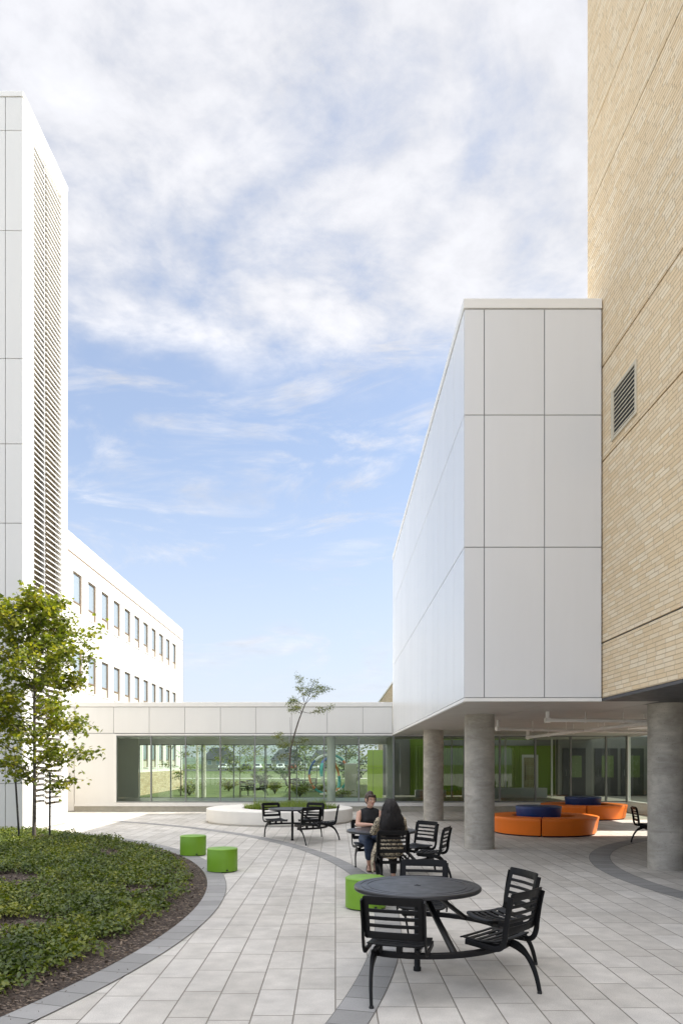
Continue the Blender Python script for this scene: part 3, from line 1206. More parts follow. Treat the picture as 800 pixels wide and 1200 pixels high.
# ------------------------------------------------------------------ table with attached chairs
def picnic_table(label, group):
    T = empty('picnic_table', (0, 0, 0), label, 'table', 0, group)
    b = MB()
    RT, ZT = .55, .745
    b.lathe([(0, ZT - .014), (.50, ZT - .014), (.515, ZT - .036), (RT - .008, ZT - .036), (RT, ZT - .028), (RT, ZT - .008), (RT - .008, ZT),
             (.497, ZT), (.495, ZT - .004), (.487, ZT - .004), (.485, ZT), (.437, ZT), (.435, ZT - .004), (.427, ZT - .004), (.425, ZT),
             (.03, ZT), (.028, ZT + .005), (.014, ZT + .005), (.012, ZT - .004), (0, ZT - .004)], 96)
    b.build('tabletop', 'table_black', T, smooth=30)
    b = MB()
    b.lathe([(0, 0), (.034, 0), (.034, .03), (.027, .04), (.027, ZT - .04), (.13, ZT - .034), (.13, ZT - .015), (0, ZT - .015)], 24)
    b.build('pedestal', 'black_metal', T, smooth=35)
    rot = lambda th: Matrix.Rotation(th, 4, 'Z')
    for pc in (-75, 49):
        A = R(pc)
        b = MB()
        pts = [(.80 * math.cos(A + R(q)), .80 * math.sin(A + R(q)), .335) for q in range(-47, 48, 4)]
        b.tube(pts, 1, 12, flat=(.027, .022), up=(0, 0, 1))
        b.build('seat_rail', 'black_metal', T, smooth=35)
        b = MB()
        ca, sa = math.cos(A), math.sin(A)
        b.tube([(.10 * ca, .10 * sa, .712), (.17 * ca, .17 * sa, .69), (.79 * ca, .79 * sa, .34)], 1, 12, flat=(.024, .016), up=(0, 0, 1))
        b.build('strut', 'black_metal', T, smooth=35)
        for sg in (-1, 1):
            q0, q1 = A + R(45 * sg), A + R(39 * sg)
            e = lambda r, q, z: (r * math.cos(q), r * math.sin(q), z)
            pts = bez(e(.77, q0, .350), e(1.02, q0 * .5 + q1 * .5, .37), e(1.10, q1, .010), 12)
            nn = len(pts) - 1
            rr = [.026 + .009 * math.sin(PI * min(1, i / nn * 2.0)) - .010 * i / nn for i in range(nn + 1)]
            b = MB()
            b.tube(pts, rr, 12, flat=(1, .56), up=(-math.sin(q1), math.cos(q1), 0))
            lg = b.build('leg', 'black_metal', T, smooth=40)
            b = MB()
            x, y, _ = pts[-1]
            b.lathe([(0, 0), (.018, 0), (.019, .010), (.016, .022), (0, .022)], 16, (x, y, 0))
            b.build('foot', 'rubber', lg, smooth=40)
        for sg in (-1, 1):
            th = A + R(31 * sg)
            Mx = rot(th)
            # seat: slotted, slightly dished sheet; u lateral, v from front to rear
            vs = []
            v = 0.0
            L = .405
            slots = set()
            bounds = [0, .012, .03, .055]
            y = .055
            k = 3
            for _ in range(5):
                slots.add(len(bounds) - 1)
                y += .026
                bounds.append(y)
                y += .036
                bounds.append(y)
            bounds += [L - .012, L]
            half = []
            for q in bounds:
                h0 = .225 + .010 * math.sin(PI * q / L)
                if q <= 0.001 or q >= L - .001:
                    h0 -= .03
                elif q < .02 or q > L - .02:
                    h0 -= .008
                half.append(h0)
            fr = [-1, -.80, -.6, -.3, 0, .3, .6, .80, 1]

            def fseat(i, j):
                q = bounds[j]
                f = fr[i]
                z = .432 + .012 * (q / L) ** 2 - .016 * math.sin(PI * q / L) + .010 * f * f
                if q < .04:
                    z -= .022 * (1 - q / .04) ** 2
                return Mx @ Vector((.585 + q * .95 - .022 * (1 - f * f) * (1 - q / L), half[j] * f, z))
            b = MB()
            b.grid(fr, bounds, lambda i, j: j in slots and 0 < i < 7, fseat)
            st = b.build('seat', 'black_metal', T, smooth=35, solid=.010, bevel=.002)
            # bracket between the rail and the seat
            b = MB()
            b.box(.775, .825, -.022, .022, .350, .405, 0, Mx)
            b.box(.775, .825, -.165, -.135, .350, .400, 0, Mx)
            b.box(.775, .825, .135, .165, .350, .400, 0, Mx)
            for s2 in (-1, 1):
                b.box(.62, .95, s2 * .16 - .015, s2 * .16 + .015, .392, .418, 0, Mx)
            b.box(.78, .815, -.165, .165, .398, .412, 0, Mx)
            b.build('bracket', 'black_metal', st, bevel=.004)
            # backrest
            bz = [0, .012, .056]
            slots2 = set()
            z = .058
            for _ in range(4):
                slots2.add(len(bz) - 1)
                z += .0315
                bz.append(z)
                z += .0265
                bz.append(z)
            bz[-1] = z = z + .008
            bz += [z + .022, z + .032]
            H = bz[-1]
            half2 = [.214, .228] + [.229] * (len(bz) - 4) + [.228, .216]

            def fback(i, j):
                q = bz[j]
                f = fr[i]
                return Mx @ Vector((.992 + .075 * (q / H) ** 1.2 + .022 * (1 - f * f), half2[j] * f, .500 + q))
            b = MB()
            b.grid(fr, bz, lambda i, j: j in slots2 and 0 < i < 7, fback)
            b.build('backrest', 'black_metal', st, smooth=35, solid=.010, bevel=.002)
            for s2 in (-1, 1):
                w = s2 * .236
                pts = smoothpath([(1.068, w, .500 + H - .03), (1.045, w, .70), (1.022, w, .56), (1.012, w, .475), (.985, w, .415), (.93, w, .392), (.82, w, .397), (.66, w, .408)], 5)
                b = MB()
                b.tube([Mx @ p for p in pts], 1, 12, flat=(.022, .007), up=Mx.to_3x3() @ Vector((0, 1, 0)))
                b.build('side_frame', 'black_metal', st, smooth=40)
    return T


grp = 'black metal tables with attached slatted chairs'
t1 = picnic_table('nearest black round metal table with four empty slatted chairs attached, beside the lime stool', grp)
t1.location = (.712, 6.48, 0)
t3 = dup(t1, (.724, 11.78, 0), R(22), 'black round metal table where the two women sit talking')
t2 = dup(t1, (-1.0, 17.22, 0), R(43), 'empty black round metal table standing in front of the round white planter')
t4 = dup(t1, (7.72, 16.45, 0), R(277), 'black metal table half hidden behind the right-hand concrete column under the overhang')
gardengrp = 'black metal tables on the lawn beyond the link'
t5 = dup(t1, at(291, 893, 40.5) * Vector((1, 1, 0)) if False else (-4.75, 40.5, -.02), R(10), 'small dark table on the garden lawn seen through the glass, left of the planter tree', gardengrp)
t6 = dup(t1, (-2.0, 45.5, -.02), R(160), 'dark table on the far lawn seen through glass right behind the planter tree', gardengrp)


# ------------------------------------------------------------------ stools, ring sofas
def stool(x, y, label):
    T = empty('drum_stool', (x, y, 0), label, 'stool', 0, 'green drum stools')
    b = MB()
    r, h = .252, .385
    b.lathe([(0, .012), (r - .012, .012), (r, .02), (r, .19), (r, h - .014), (r - .004, h - .005), (r - .012, h), (.1, h + .002), (0, h + .002)], 64)
    b.build('cushion', 'green_vinyl', T, smooth=40)
    b = MB()
    b.lathe([(0, 0), (r - .03, 0), (r - .03, .014), (0, .014)], 48)
    b.build('base', 'rubber', T)
    b = MB()
    b.tube([(r * math.cos(R(q)), r * math.sin(R(q)), h - .016) for q in range(0, 361, 8)], .0045, 6)
    b.tube([(r * math.cos(R(-62)), r * math.sin(R(-62)), z_) for z_ in (.02, .2, h - .016)], .0035, 6)
    b.build('piping', 'green_vinyl', T, smooth=60)
    b = MB()
    b.box(.10, .13, -r - .003, -r + .03, .04, .055)
    b.build('tab', 'rubber', T)
    return T


stool(-2.78, 14.52, 'green drum stool at the edge of the planting bed, farther of the two')
stool(-1.885, 12.39, 'green drum stool on the pale paving, nearer of the pair by the planting bed')
stool(.375, 9.28, 'lime green drum stool behind the nearest black table')


def ring_sofa(x, y, rz, label, gaps):
    T = empty('ring_sofa', (x, y, 0), label, 'sofa', rz, 'orange ring sofas')
    ri, ro = .78, 1.36
    prof = [(ri + .03, .03), (ro - .09, .03), (ro - .075, .045), (ro - .02, .36), (ro - .005, .425), (ro - .012, .443), (ro - .03, .452), (ri + .03, .455), (ri + .012, .448), (ri, .43), (ri + .01, .25), (ri + .02, .045)]
    for k in range(len(gaps)):
        a0, a1 = gaps[k] + .6, gaps[(k + 1) % len(gaps)] - .6
        if a1 < a0:
            a1 += 360
        b = MB()
        b.lathe(prof, 40, a0=R(a0), a1=R(a1), closed=True)
        sct = b.build('section', 'orange_vinyl', T, smooth=35, bevel=.012)
        b = MB()
        b.lathe([(ri + .05, 0), (ro - .12, 0), (ro - .12, .032), (ri + .05, .032)], 40, a0=R(a0 + 1), a1=R(a1 - 1), closed=True)
        b.build('base', 'rubber', sct)
        b = MB()
        for rr in (ro - .012, ri + .008):
            b.tube([(rr * math.cos(R(q)), rr * math.sin(R(q)), .44) for q in np.linspace(a0 + .5, a1 - .5, 40)], .005, 6)
        b.build('piping', 'orange_vinyl', sct, smooth=60)
    return T


ring_sofa(5.36, 19.15, 0, 'bright orange ring sofa just right of the middle column, nearer one', [-108, -22, 62, 160])
ring_sofa(8.10, 24.3, 0, 'orange ring sofa farther back against the dark glazing', [-104, -20, 70, 160])


def drum_table(x, y, label):
    T = empty('drum_ottoman', (x, y, 0), label, 'ottoman', 0, 'navy blue drum ottomans')
    b = MB()
    b.lathe([(0, .03), (.49, .03), (.50, .045), (.575, .62), (.578, .66), (.57, .68), (.545, .69), (.3, .694), (0, .694)], 72)
    b.build('cushion', 'navy_vinyl', T, smooth=35)
    b = MB()
    b.lathe([(0, 0), (.45, 0), (.45, .032), (0, .032)], 48)
    b.build('base', 'rubber', T)
    b = MB()
    b.tube([(.576 * math.cos(R(q)), .576 * math.sin(R(q)), .668) for q in range(0, 361, 6)], .006, 6)
    b.build('piping', 'navy_vinyl', T, smooth=60)
    return T


drum_table(5.24, 19.2, 'navy blue drum ottoman inside the nearer orange ring sofa')
drum_table(8.10, 24.35, 'navy blue drum ottoman inside the farther orange ring sofa')

# ------------------------------------------------------------------ round planter with grasses and a young tree
PX, PY, PR, PH = -1.72, 23.03, 2.25, .41
HX, HY, HR = -1.38, 23.2, 1.52
pl = empty('round_planter', (PX, PY, 0), 'low round white concrete planter with a broad rim in front of the link', 'planter')
b = MB()
n = 96
V, F = [], []
for k in range(n):
    a = 2 * PI * k / n
    c, s_ = math.cos(a), math.sin(a)
    o_ = lambda r, z: (PX + r * c, PY + r * s_, z)
    i_ = lambda r, z: (HX + r * c, HY + r * s_, z)
    V += [o_(PR - .05, 0), o_(PR - .05, .045), o_(PR, .05), o_(PR, PH - .02), o_(PR - .006, PH - .006), o_(PR - .02, PH), i_(HR + .02, PH), i_(HR + .005, PH - .006), i_(HR, PH - .02), i_(HR, .1)]
m_ = 10
for k in range(n):
    k2 = (k + 1) % n
    for i in range(m_ - 1):
        F.append((k * m_ + i, k2 * m_ + i, k2 * m_ + i + 1, k * m_ + i + 1))
b.add(V, F)
P0(b.build('wall', 'planter_concrete', smooth=35), pl)
b = MB()
b.lathe([(0, .36), (.7, .35), (HR + .003, .32)], 64, (HX, HY, 0))
P0(b.build('soil', 'soil', smooth=60), pl)
# grasses
V, F = [], []
for _ in range(620):
    a, q = random.uniform(0, 2 * PI), math.sqrt(random.random()) * (HR - .06)
    x, y = HX + q * math.cos(a), HY + q * math.sin(a)
    hgt = random.uniform(.20, .40) * (1.25 if mnoise.noise((x * 1.5, y * 1.5, 2)) > .1 else .85)
    if q > HR - .35:
        hgt *= .7
    for k in range(random.randint(6, 9)):
        b0 = random.uniform(0, 2 * PI)
        sp = random.uniform(.2, .75) * hgt
        dx, dy = math.cos(b0), math.sin(b0)
        wd = random.uniform(.005, .010)
        base = len(V)
        for t_ in (0, .5, 1):
            w_ = wd * (1 - t_ * .9)
            px2, py2 = x + dx * sp * t_ * t_, y + dy * sp * t_ * t_
            pz = .34 + hgt * (t_ - .22 * t_ * t_)
            V += [(px2 - dy * w_, py2 + dx * w_, pz), (px2 + dy * w_, py2 - dx * w_, pz)]
        F += [(base, base + 1, base + 3, base + 2), (base + 2, base + 3, base + 5, base + 4)]
b = MB()
b.v, b.f = V, F
me = bpy.data.meshes.new('planter_grass')
me.from_pydata(V, [], F)
me.materials.append(M['grass_blade'])
o = bpy.data.objects.new('planter_grass', me)
col.objects.link(o)
tag(o, 'bright green grassy plants filling the round white planter', 'grasses', kind='stuff')


def leaf_cloud(twigs, per, size, spread):
    """leaves along the outer ends of twigs -> positions, sizes, directions"""
    P, S, D = [], [], []
    for pts in twigs:
        n_ = max(2, int(per * sum((Vector(pts[i + 1]) - Vector(pts[i])).length for i in range(len(pts) - 1))))
        for _ in range(n_):
            t_ = random.random() ** .8
            q = t_ * (len(pts) - 1)
            i = min(int(q), len(pts) - 2)
            p_ = Vector(pts[i]).lerp(Vector(pts[i + 1]), q - i)
            dv = Vector((random.gauss(0, 1), random.gauss(0, 1), random.gauss(0, .6))).normalized()
            P.append(p_ + dv * spread * random.random())
            S.append(size * random.uniform(.6, 1.15))
            D.append((dv.x, dv.y, dv.z - .5))
    return np.array(P), S, np.array(D)


def P_(o, par):
    return P0(o, par)


# honey-locust like sapling in the planter
yt = empty('young_tree', (at(339, 935, 23.2).x, 23.2, .34), 'thin leaning young tree with sparse feathery leaves growing in the round planter', 'tree')
w = lambda x, y, dy=0: Vector((at(x, y, 23.2).x, 23.2 + dy, at(x, y, 23.2).z))
b = MB()
trunk = smoothpath([w(339.3, 938), w(339.3, 905), w(340, 884), w(343, 868, .02), w(349, 847, .05), w(353.5, 835, .04), w(357, 826, .02)], 5)
b.tube(trunk, [.036 - .021 * (i / len(trunk)) ** .8 for i in range(len(trunk))], 10)
P_(b.build('trunk', 'bark', smooth=60), yt)
br = [[w(357, 826), w(356, 815, -.1), w(353, 804, -.15), w(351, 796, -.1)], [w(357, 826), w(362, 815, .1), w(368, 807, .25), w(378, 803, .4), (w(389, 806, .5))],
      [w(357, 826), w(366, 817, -.2), w(374, 812, -.35), w(384, 809, -.5)], [w(353.5, 835), w(346, 824, .15), w(342, 816, .3)], [w(356, 826), w(346, 822, -.25), w(339, 826, -.4)],
      [w(354, 834), w(364, 836, -.2), w(376, 833, -.3), w(386, 831, -.3)], [w(353, 836), w(347, 834, -.3), w(341, 832, -.5)], [w(341, 880), w(336, 872, .2), w(328, 866, .35), w(324, 860, .4)],
      [w(341, 876), w(335, 874, -.3), w(327, 873, -.5)], [w(343, 868), w(350, 870, .3), w(360, 866, .5)], [w(342, 876), w(340, 858, .2), w(339, 840, .3)], [w(341, 882), w(332, 884, .2), w(326, 890, .3)], [w(356, 822), w(352, 810, .3), w(347, 802, .5)], [w(362, 815), w(366, 804, -.1), w(372, 799, -.2)]]
b = MB()
tw = []
for k, q in enumerate(br):
    pp = smoothpath(q, 4)
    b.tube(pp, [.0095 * (1 - .75 * i / len(pp)) for i in range(len(pp))], 6)
    if k != 10:
        L_ = len(pp)
        tw.append(pp[L_ // 2:])
        for _ in range(4 if k < 9 else 3):
            i = random.randint(L_ // 3, L_ - 1)
            e_ = pp[i] + Vector((random.uniform(-.22, .22), random.uniform(-.25, .25), random.uniform(-.12, .16)))
            b.tube([pp[i], (pp[i] + e_) / 2 + Vector((0, 0, .02)), e_], [.004, .003, .002], 5)
            tw.append([pp[i], e_])
P_(b.build('branches', 'bark', smooth=60), yt)
Pa, Sa, Da = leaf_cloud(tw, 220, .070, .13)
P_(leaves('crown', [(0, 0, 0), (.4, .16, .03), (1, 0, -.08), (.4, -.16, .03)], DIAM_F, Pa, Sa, 'locust_leaf', None, .3, None, Da), yt)


# ------------------------------------------------------------------ broad-leaved trees
def tree(name, x, y, z0, h, rad, label, group, spr=.9, leafm='maple_leaf', barkm='bark', clear=.28, tr=.04, nb=26, size=.13, per=16, ragged=.35, seed=1, tmpl=MAPLE, tf=MAPLE_F, sub=5, flat=1.0, lean=0.0):
    random.seed(seed)
    T = empty(name, (x, y, z0), label, 'tree', 0, group)
    top = Vector((lean, 0, h * .95))
    trunk = smoothpath([(0, 0, -.05), (.01, .01, h * .25), (lean * .5 + .02, -.02, h * .55), (lean * .9, .02, h * .78), top], 5)
    b = MB()
    n_ = len(trunk)
    b.tube(trunk, [tr * (1 - .85 * (i / (n_ - 1)) ** 1.1) for i in range(n_)], 10)
    b.build('trunk', barkm, T, smooth=60)
    b = MB()
    tw = []
    for k in range(nb):
        f = clear + (1 - clear) * ((k + random.random()) / nb) ** .9
        q = f * (n_ - 1)
        i = min(int(q), n_ - 2)
        p0 = trunk[i].lerp(trunk[i + 1], q - i)
        a = k * 2.399 + random.uniform(-.4, .4)
        u_ = (f - clear) / (1 - clear)
        prof = math.sin(PI * min(1, .16 + .84 * u_)) ** .6 if u_ > .3 else (.72 + .9 * u_)
        L_ = rad * prof * random.uniform(1 - ragged, 1 + ragged * .35)
        rise = random.uniform(.05, .85) + .55 * u_
        dv = Vector((math.cos(a), math.sin(a) * flat, 0))
        p1 = p0 + dv * L_ * .55 + Vector((0, 0, L_ * .55 * rise))
        p2 = p0 + dv * L_ + Vector((0, 0, L_ * (rise * .75)))
        pp = bez(p0, p1, p2, 7)
        b.tube(pp, [tr * .32 * (1 - .8 * j / 7) * (1 - .4 * u_) for j in range(8)], 6)
        tw.append(pp[3:])
        for _ in range(sub):
            j = random.randint(2, 7)
            s_ = pp[j]
            a2 = a + random.uniform(-1.3, 1.3)
            l2 = L_ * random.uniform(.22, .45)
            e_ = s_ + Vector((math.cos(a2) * l2, math.sin(a2) * l2, random.uniform(-.55, .75) * l2))
            b.tube([s_, (s_ + e_) / 2 + Vector((0, 0, .03 * l2)), e_], [tr * .12, tr * .09, tr * .05], 5)
            tw.append([s_, e_])
    b.build('branches', barkm, T, smooth=60)
    Pa, Sa, Da = leaf_cloud(tw, per, size, size * spr)
    leaves('crown', tmpl, tf, Pa, Sa, leafm, T, .55, None, Da)
    return T


tree('maple_tree', -6.49, 16.0, .08, 5.45, 1.20, 'young green maple with yellowing leaves growing in the planting bed between two stakes', None, clear=.20, tr=.042, nb=70, size=.112, per=42, ragged=.42, seed=21, sub=10, spr=1.9)
for (x0, y0, x1, y1, Y, lab) in ((23.5, 992, 18, 905, 15.9, 'dark wooden stake leaning left of the maple trunk'), (58.5, 990, 59, 905, 16.2, 'upright dark wooden stake right of the maple trunk')):
    a_, c_ = at(x0, y0, Y), at(x1, y1, Y)
    b = MB()
    b.tube([(a_.x, Y, .0), (c_.x, Y, c_.z)], [.022, .020], 10)
    b.tube([(c_.x, Y, c_.z - .12), (-6.49, 16.02, c_.z - .10)], .006, 6)
    tag(b.build('tree_stake', 'stake_black', smooth=40), lab, 'stake', 'stakes beside the maple')

# garden beyond the link, seen through two layers of glass
fg = 'young trees on the lawn beyond the link'
fl = dict(leafm='far_leaf', tmpl=DIAM, tf=DIAM_F, sub=9, spr=1.7)
tree('garden_tree', at(212, 0, 40).x, 40, -.03, 4.4, 0.90, 'narrow yellowish young tree in front of the brick wall beyond the glass', fg, clear=.12, tr=.04, nb=20, size=.15, per=16, seed=3, **fl)
tree('birch_tree', at(231, 0, 36).x, 36, -.03, 4.6, .8, 'pale-trunked young tree beyond the glass, left of its twin', fg, barkm='pale_bark', clear=.5, tr=.09, nb=16, size=.15, per=14, seed=4, **fl)
tree('birch_tree', at(239.5, 0, 37).x, 37, -.03, 4.8, .8, 'pale-trunked young tree beyond the glass, right of its twin', fg, barkm='pale_bark', clear=.5, tr=.09, nb=16, size=.15, per=14, seed=5, **fl)
tree('garden_tree', at(259, 0, 62).x, 62, -.03, 4.6, 1.01, 'slim yellow-green tree standing before the leftmost far house', fg, clear=.25, tr=.05, nb=16, size=.18, per=13, seed=6, **fl)
tree('garden_tree', at(281, 0, 38).x, 38, -.03, 2.9, 1.09, 'low bushy young tree beside the garden table beyond the glass', fg, clear=.25, tr=.03, nb=20, size=.13, per=15, seed=7, **fl)
tree('garden_tree', at(297, 0, 44).x, 44, -.03, 3.6, 1.01, 'thin sparse young tree behind the garden table', fg, clear=.3, tr=.03, nb=14, size=.12, per=8, seed=8, **fl)
tree('garden_tree', at(312, 0, 52).x, 52, -.03, 3.9, 1.01, 'sparse reddish-barked young tree left of the planter tree, beyond the glass', fg, clear=.3, tr=.04, nb=14, size=.14, per=9, seed=9, **fl)
tree('garden_tree', at(357, 0, 46).x, 46, -.03, 2.95, 0.61, 'slim yellow young tree just left of the ring sculpture', fg, clear=.3, tr=.03, nb=16, size=.13, per=16, seed=10, **fl)
tree('garden_tree', at(371, 0, 60).x, 60, -.03, 3.2, 0.65, 'slender yellow tree behind the ring sculpture', fg, clear=.3, tr=.03, nb=14, size=.16, per=14, seed=12, **fl)
tree('garden_tree', at(405, 0, 66).x, 66, -.03, 4.6, 3.33, 'broad bright green tree behind the ring sculpture at right', fg, clear=.22, tr=.09, nb=30, size=.26, per=13, seed=13, **fl)
tree('garden_tree', at(345, 0, 120).x, 120, -.03, 5.6, 3.19, 'dark bushy tree near the far car park', fg, clear=.15, tr=.12, nb=26, size=.5, per=7, seed=14, leafm='far_dark_leaf', tmpl=DIAM, tf=DIAM_F, sub=4)
# low shrubs and tall grasses of the garden
def shrub(px, Y, h, wd, label, seed, mt='far_leaf'):
    random.seed(seed)
    T = empty('garden_shrub', (at(px, 0, Y).x, Y, -.03), label, 'shrub', 0, 'shrubs on the lawn beyond the link')
    b = MB()
    tw = []
    for k in range(16):
        a = k * 2.4
        L_ = wd * random.uniform(.5, 1)
        pp = bez((0, 0, 0), (math.cos(a) * L_ * .4, math.sin(a) * L_ * .4, h * .6), (math.cos(a) * L_, math.sin(a) * L_, h * random.uniform(.45, 1)), 5)
        b.tube(pp, .012, 5)
        tw.append(pp[1:])
    b.build('stems', 'bark', T)
    Pa, Sa, Da = leaf_cloud(tw, 34 / max(.5, wd), .16 * wd ** .4, .14)
    leaves('foliage', DIAM, DIAM_F, Pa, Sa, mt, T, .5, None, Da)


for k, (px_s, Ys, hs, ws, mt, lab) in enumerate((
        (222, 41, .7, .7, 'far_leaf', 'low green shrub at the foot of the brick wall beyond the glass'),
        (268, 47, .8, .8, 'far_leaf', 'rounded green shrub left of the garden table beyond the glass'),
        (322, 43, .9, .6, 'far_leaf', 'loose green shrub seen through glass left of the planter tree'),
        (351, 39, .8, .8, 'far_leaf', 'yellowish shrub seen through glass right of the planter tree'),
        (372, 47, .5, 1.0, 'far_leaf', 'spreading low shrub in front of the ring sculpture'),
        (398, 38, .45, .9, 'far_leaf', 'low shrub at the right foot of the ring sculpture'),
        (412, 45, 2.1, 1.2, 'far_dark_leaf', 'tall dark shrub behind the grey utility box'),
        (305, 58, 1.2, 1.0, 'far_dark_leaf', 'dark shrub farther out on the lawn beyond the glass'),
        (333, 75, 1.5, 1.5, 'far_dark_leaf', 'dark broad shrub before the pale garden path'))):
    shrub(px_s, Ys, hs, ws, lab, 40 + k, mt)
random.seed(99)

# ring sculpture
sc_ = empty('ring_sculpture', (-.38, 42, -.02), 'tall sculpture of two crossed rings painted orange, teal and white on the lawn', 'sculpture')
for (rz, Rr, tilt, cols, off_) in ((R(12), 1.12, R(6), 'otwbotwt', 0), (R(62), 1.02, R(-10), 'oobtwoot', .1)):
    b = MB()
    nseg = 8
    for k in range(nseg):
        mi = 'otwb'.index(cols[k])
        pts = []
        for j in range(9):
            a = 2 * PI * (k + j / 8) / nseg
            p_ = Matrix.Rotation(rz, 3, 'Z') @ Matrix.Rotation(tilt, 3, 'X') @ Vector((Rr * math.cos(a), 0, Rr * math.sin(a)))
            pts.append((p_.x + off_, p_.y, p_.z + 1.02 * Rr))
        b.tube(pts, 1.0, 10, mi, flat=(.09, .06), up=None)
    b.build('ring', ['ring_orange', 'ring_teal', 'ring_white', 'ring_blue'], sc_, smooth=40)
b = MB()
b.lathe([(0, 0), (.5, 0), (.5, .10), (0, .10)], 40)
b.build('base', 'planter_concrete', sc_)

# far ground details
g = MB()
g.add([(-60, 82.0, .0), (60, 82.0, .0), (60, 84.2, .0), (-60, 84.2, .0)], [(0, 1, 2, 3)])
tag(g.build('path', 'pale_path'), kind='structure')
g = MB()
g.add([(-90, 150, .0), (60, 150, .0), (60, 188, .0), (-90, 188, .0)], [(0, 1, 2, 3)])
tag(g.build('parking_lot', 'asphalt'), kind='structure')
g = MB()
g.add([(-12, 33, -.02), (3, 33, -.02), (3, 34.2, -.02), (-12, 34.2, -.02)], [(0, 1, 2, 3)])
tag(g.build('path', 'pale_path'), kind='structure')
V, F = [], []
nx = 120
for j in range(8):
    for i in range(nx + 1):
        x = -1500 + 3000 * i / nx
        y = 620 + 110 * j
        z = -1 + (1 - math.exp(-j / 2.5)) * (13 + 5 * mnoise.noise((x * .006, y * .004, 1.5)) + 3 * mnoise.noise((x * .03, y * .02, 7)))
        V.append((x, y, z if j else -2))
for j in range(7):
    for i in range(nx):
        q = j * (nx + 1) + i
        F.append((q, q + 1, q + nx + 2, q + nx + 1))
b = MB()
b.add(V, F)
tag(b.build('hills', 'hill_green', smooth=60), kind='structure')


def house(px0, px1, Y, hz, roofz, label):
    x0, x1 = at(px0, 0, Y).x, at(px1, 0, Y).x
    T = empty('far_house', ((x0 + x1) / 2, Y, 0), label, 'house', 0, 'houses far beyond the car park')
    w_ = (x1 - x0) / 2
    b = MB()
    b.box(-w_, w_, 0, 8, -.1, hz)
    b.build('wall', 'siding', T)
    b = MB()
    b.add([(-w_ - .4, -.5, hz - .1), (w_ + .4, -.5, hz - .1), (w_ + .4, 8.5, hz - .1), (-w_ - .4, 8.5, hz - .1), (-w_ * .55, 4, roofz), (w_ * .55, 4, roofz)],
          [(0, 1, 5, 4), (1, 2, 5), (2, 3, 4, 5), (3, 0, 4), (0, 3, 2, 1)])
    b.build('roof', 'roof_dark', T)
    for q in (-.55, .05, .55):
        b = MB()
        b.box(w_ * q - .6, w_ * q + .6, -.06, .02, 1.0, 2.3)
        wd = b.build('window', 'white_metal', T)
        b = MB()
        b.box(w_ * q - .5, w_ * q + .5, -.08, -.061, 1.1, 2.2)
        b.build('pane', 'window_pane', wd)
    return T


house(238, 272, 205, 2.6, 5.9, 'dark roofed house far away, leftmost of those seen through the link')
house(318, 352, 210, 2.4, 5.5, 'dark roofed house far away behind the planter tree')
house(364, 392, 215, 2.4, 5.4, 'dark roofed house far away behind the ring sculpture')

# parked cars, nose towards the camera
CARS = {}


def car(matn, x, y, label):
    if matn not in CARS:
        T = empty('parked_car', (0, 0, 0), label, 'car', 0, 'cars parked in the far car park')
        b = MB()
        side = [(-2.1, .35), (2.1, .35), (2.2, .6), (2.1, .82), (1.2, .95), (.55, 1.42), (-1.1, 1.46), (-1.85, 1.0), (-2.2, .9), (-2.2, .5)]
        n_ = len(side)
        V = []
        for sx in (-1, 1):
            for (yy, zz_) in side:
                V.append((sx * (.86 if zz_ < 1.0 else .68), -yy, zz_))
        F = [tuple(range(n_)), tuple(range(2 * n_ - 1, n_ - 1, -1))] + [(i, (i + 1) % n_, n_ + (i + 1) % n_, n_ + i) for i in range(n_)]
        b.add(V, F)
        b.build('body', matn, T, bevel=.05)
        b = MB()
        b.add([(-.62, -1.19, .98), (.62, -1.19, .98), (.55, -.60, 1.40), (-.55, -.60, 1.40)], [(0, 1, 2, 3)])
        b.build('windscreen', 'car_glass', T, solid=.02)
        for sx in (-1, 1):
            for yy in (-1.35, 1.3):
                b = MB()
                b.tube([(sx * .70, yy, .32), (sx * .89, yy, .32)], .32, 18)
                b.build('wheel', 'rubber', T, smooth=40)
            b = MB()
            b.lathe([(0, 0), (.12, 0), (.12, .05), (0, .05)], 12, (sx * .62, -2.17, .62))
            b.build('headlight', 'white_metal', T)
        CARS[matn] = T
        T.location = (x, y, 0)
        return T
    return dup(CARS[matn], (x, y, 0), None, label)


seq = ['white', 'silver', 'dark', 'white', 'silver', 'white', 'red', 'silver', 'white', 'dark']
ordn = ['first', 'second', 'third', 'fourth', 'fifth', 'sixth', 'seventh', 'eighth', 'ninth', 'last']
for k, c_ in enumerate(seq):
    car('car_' + c_, at(262 + 13.4 * k, 0, 168).x, 168 + random.uniform(-.5, .5), '%s car in the far parking row seen through the link, %s from the left' % (c_, ordn[k]) if k < 9 else 'dark car at the right end of the far parking row seen through the link')


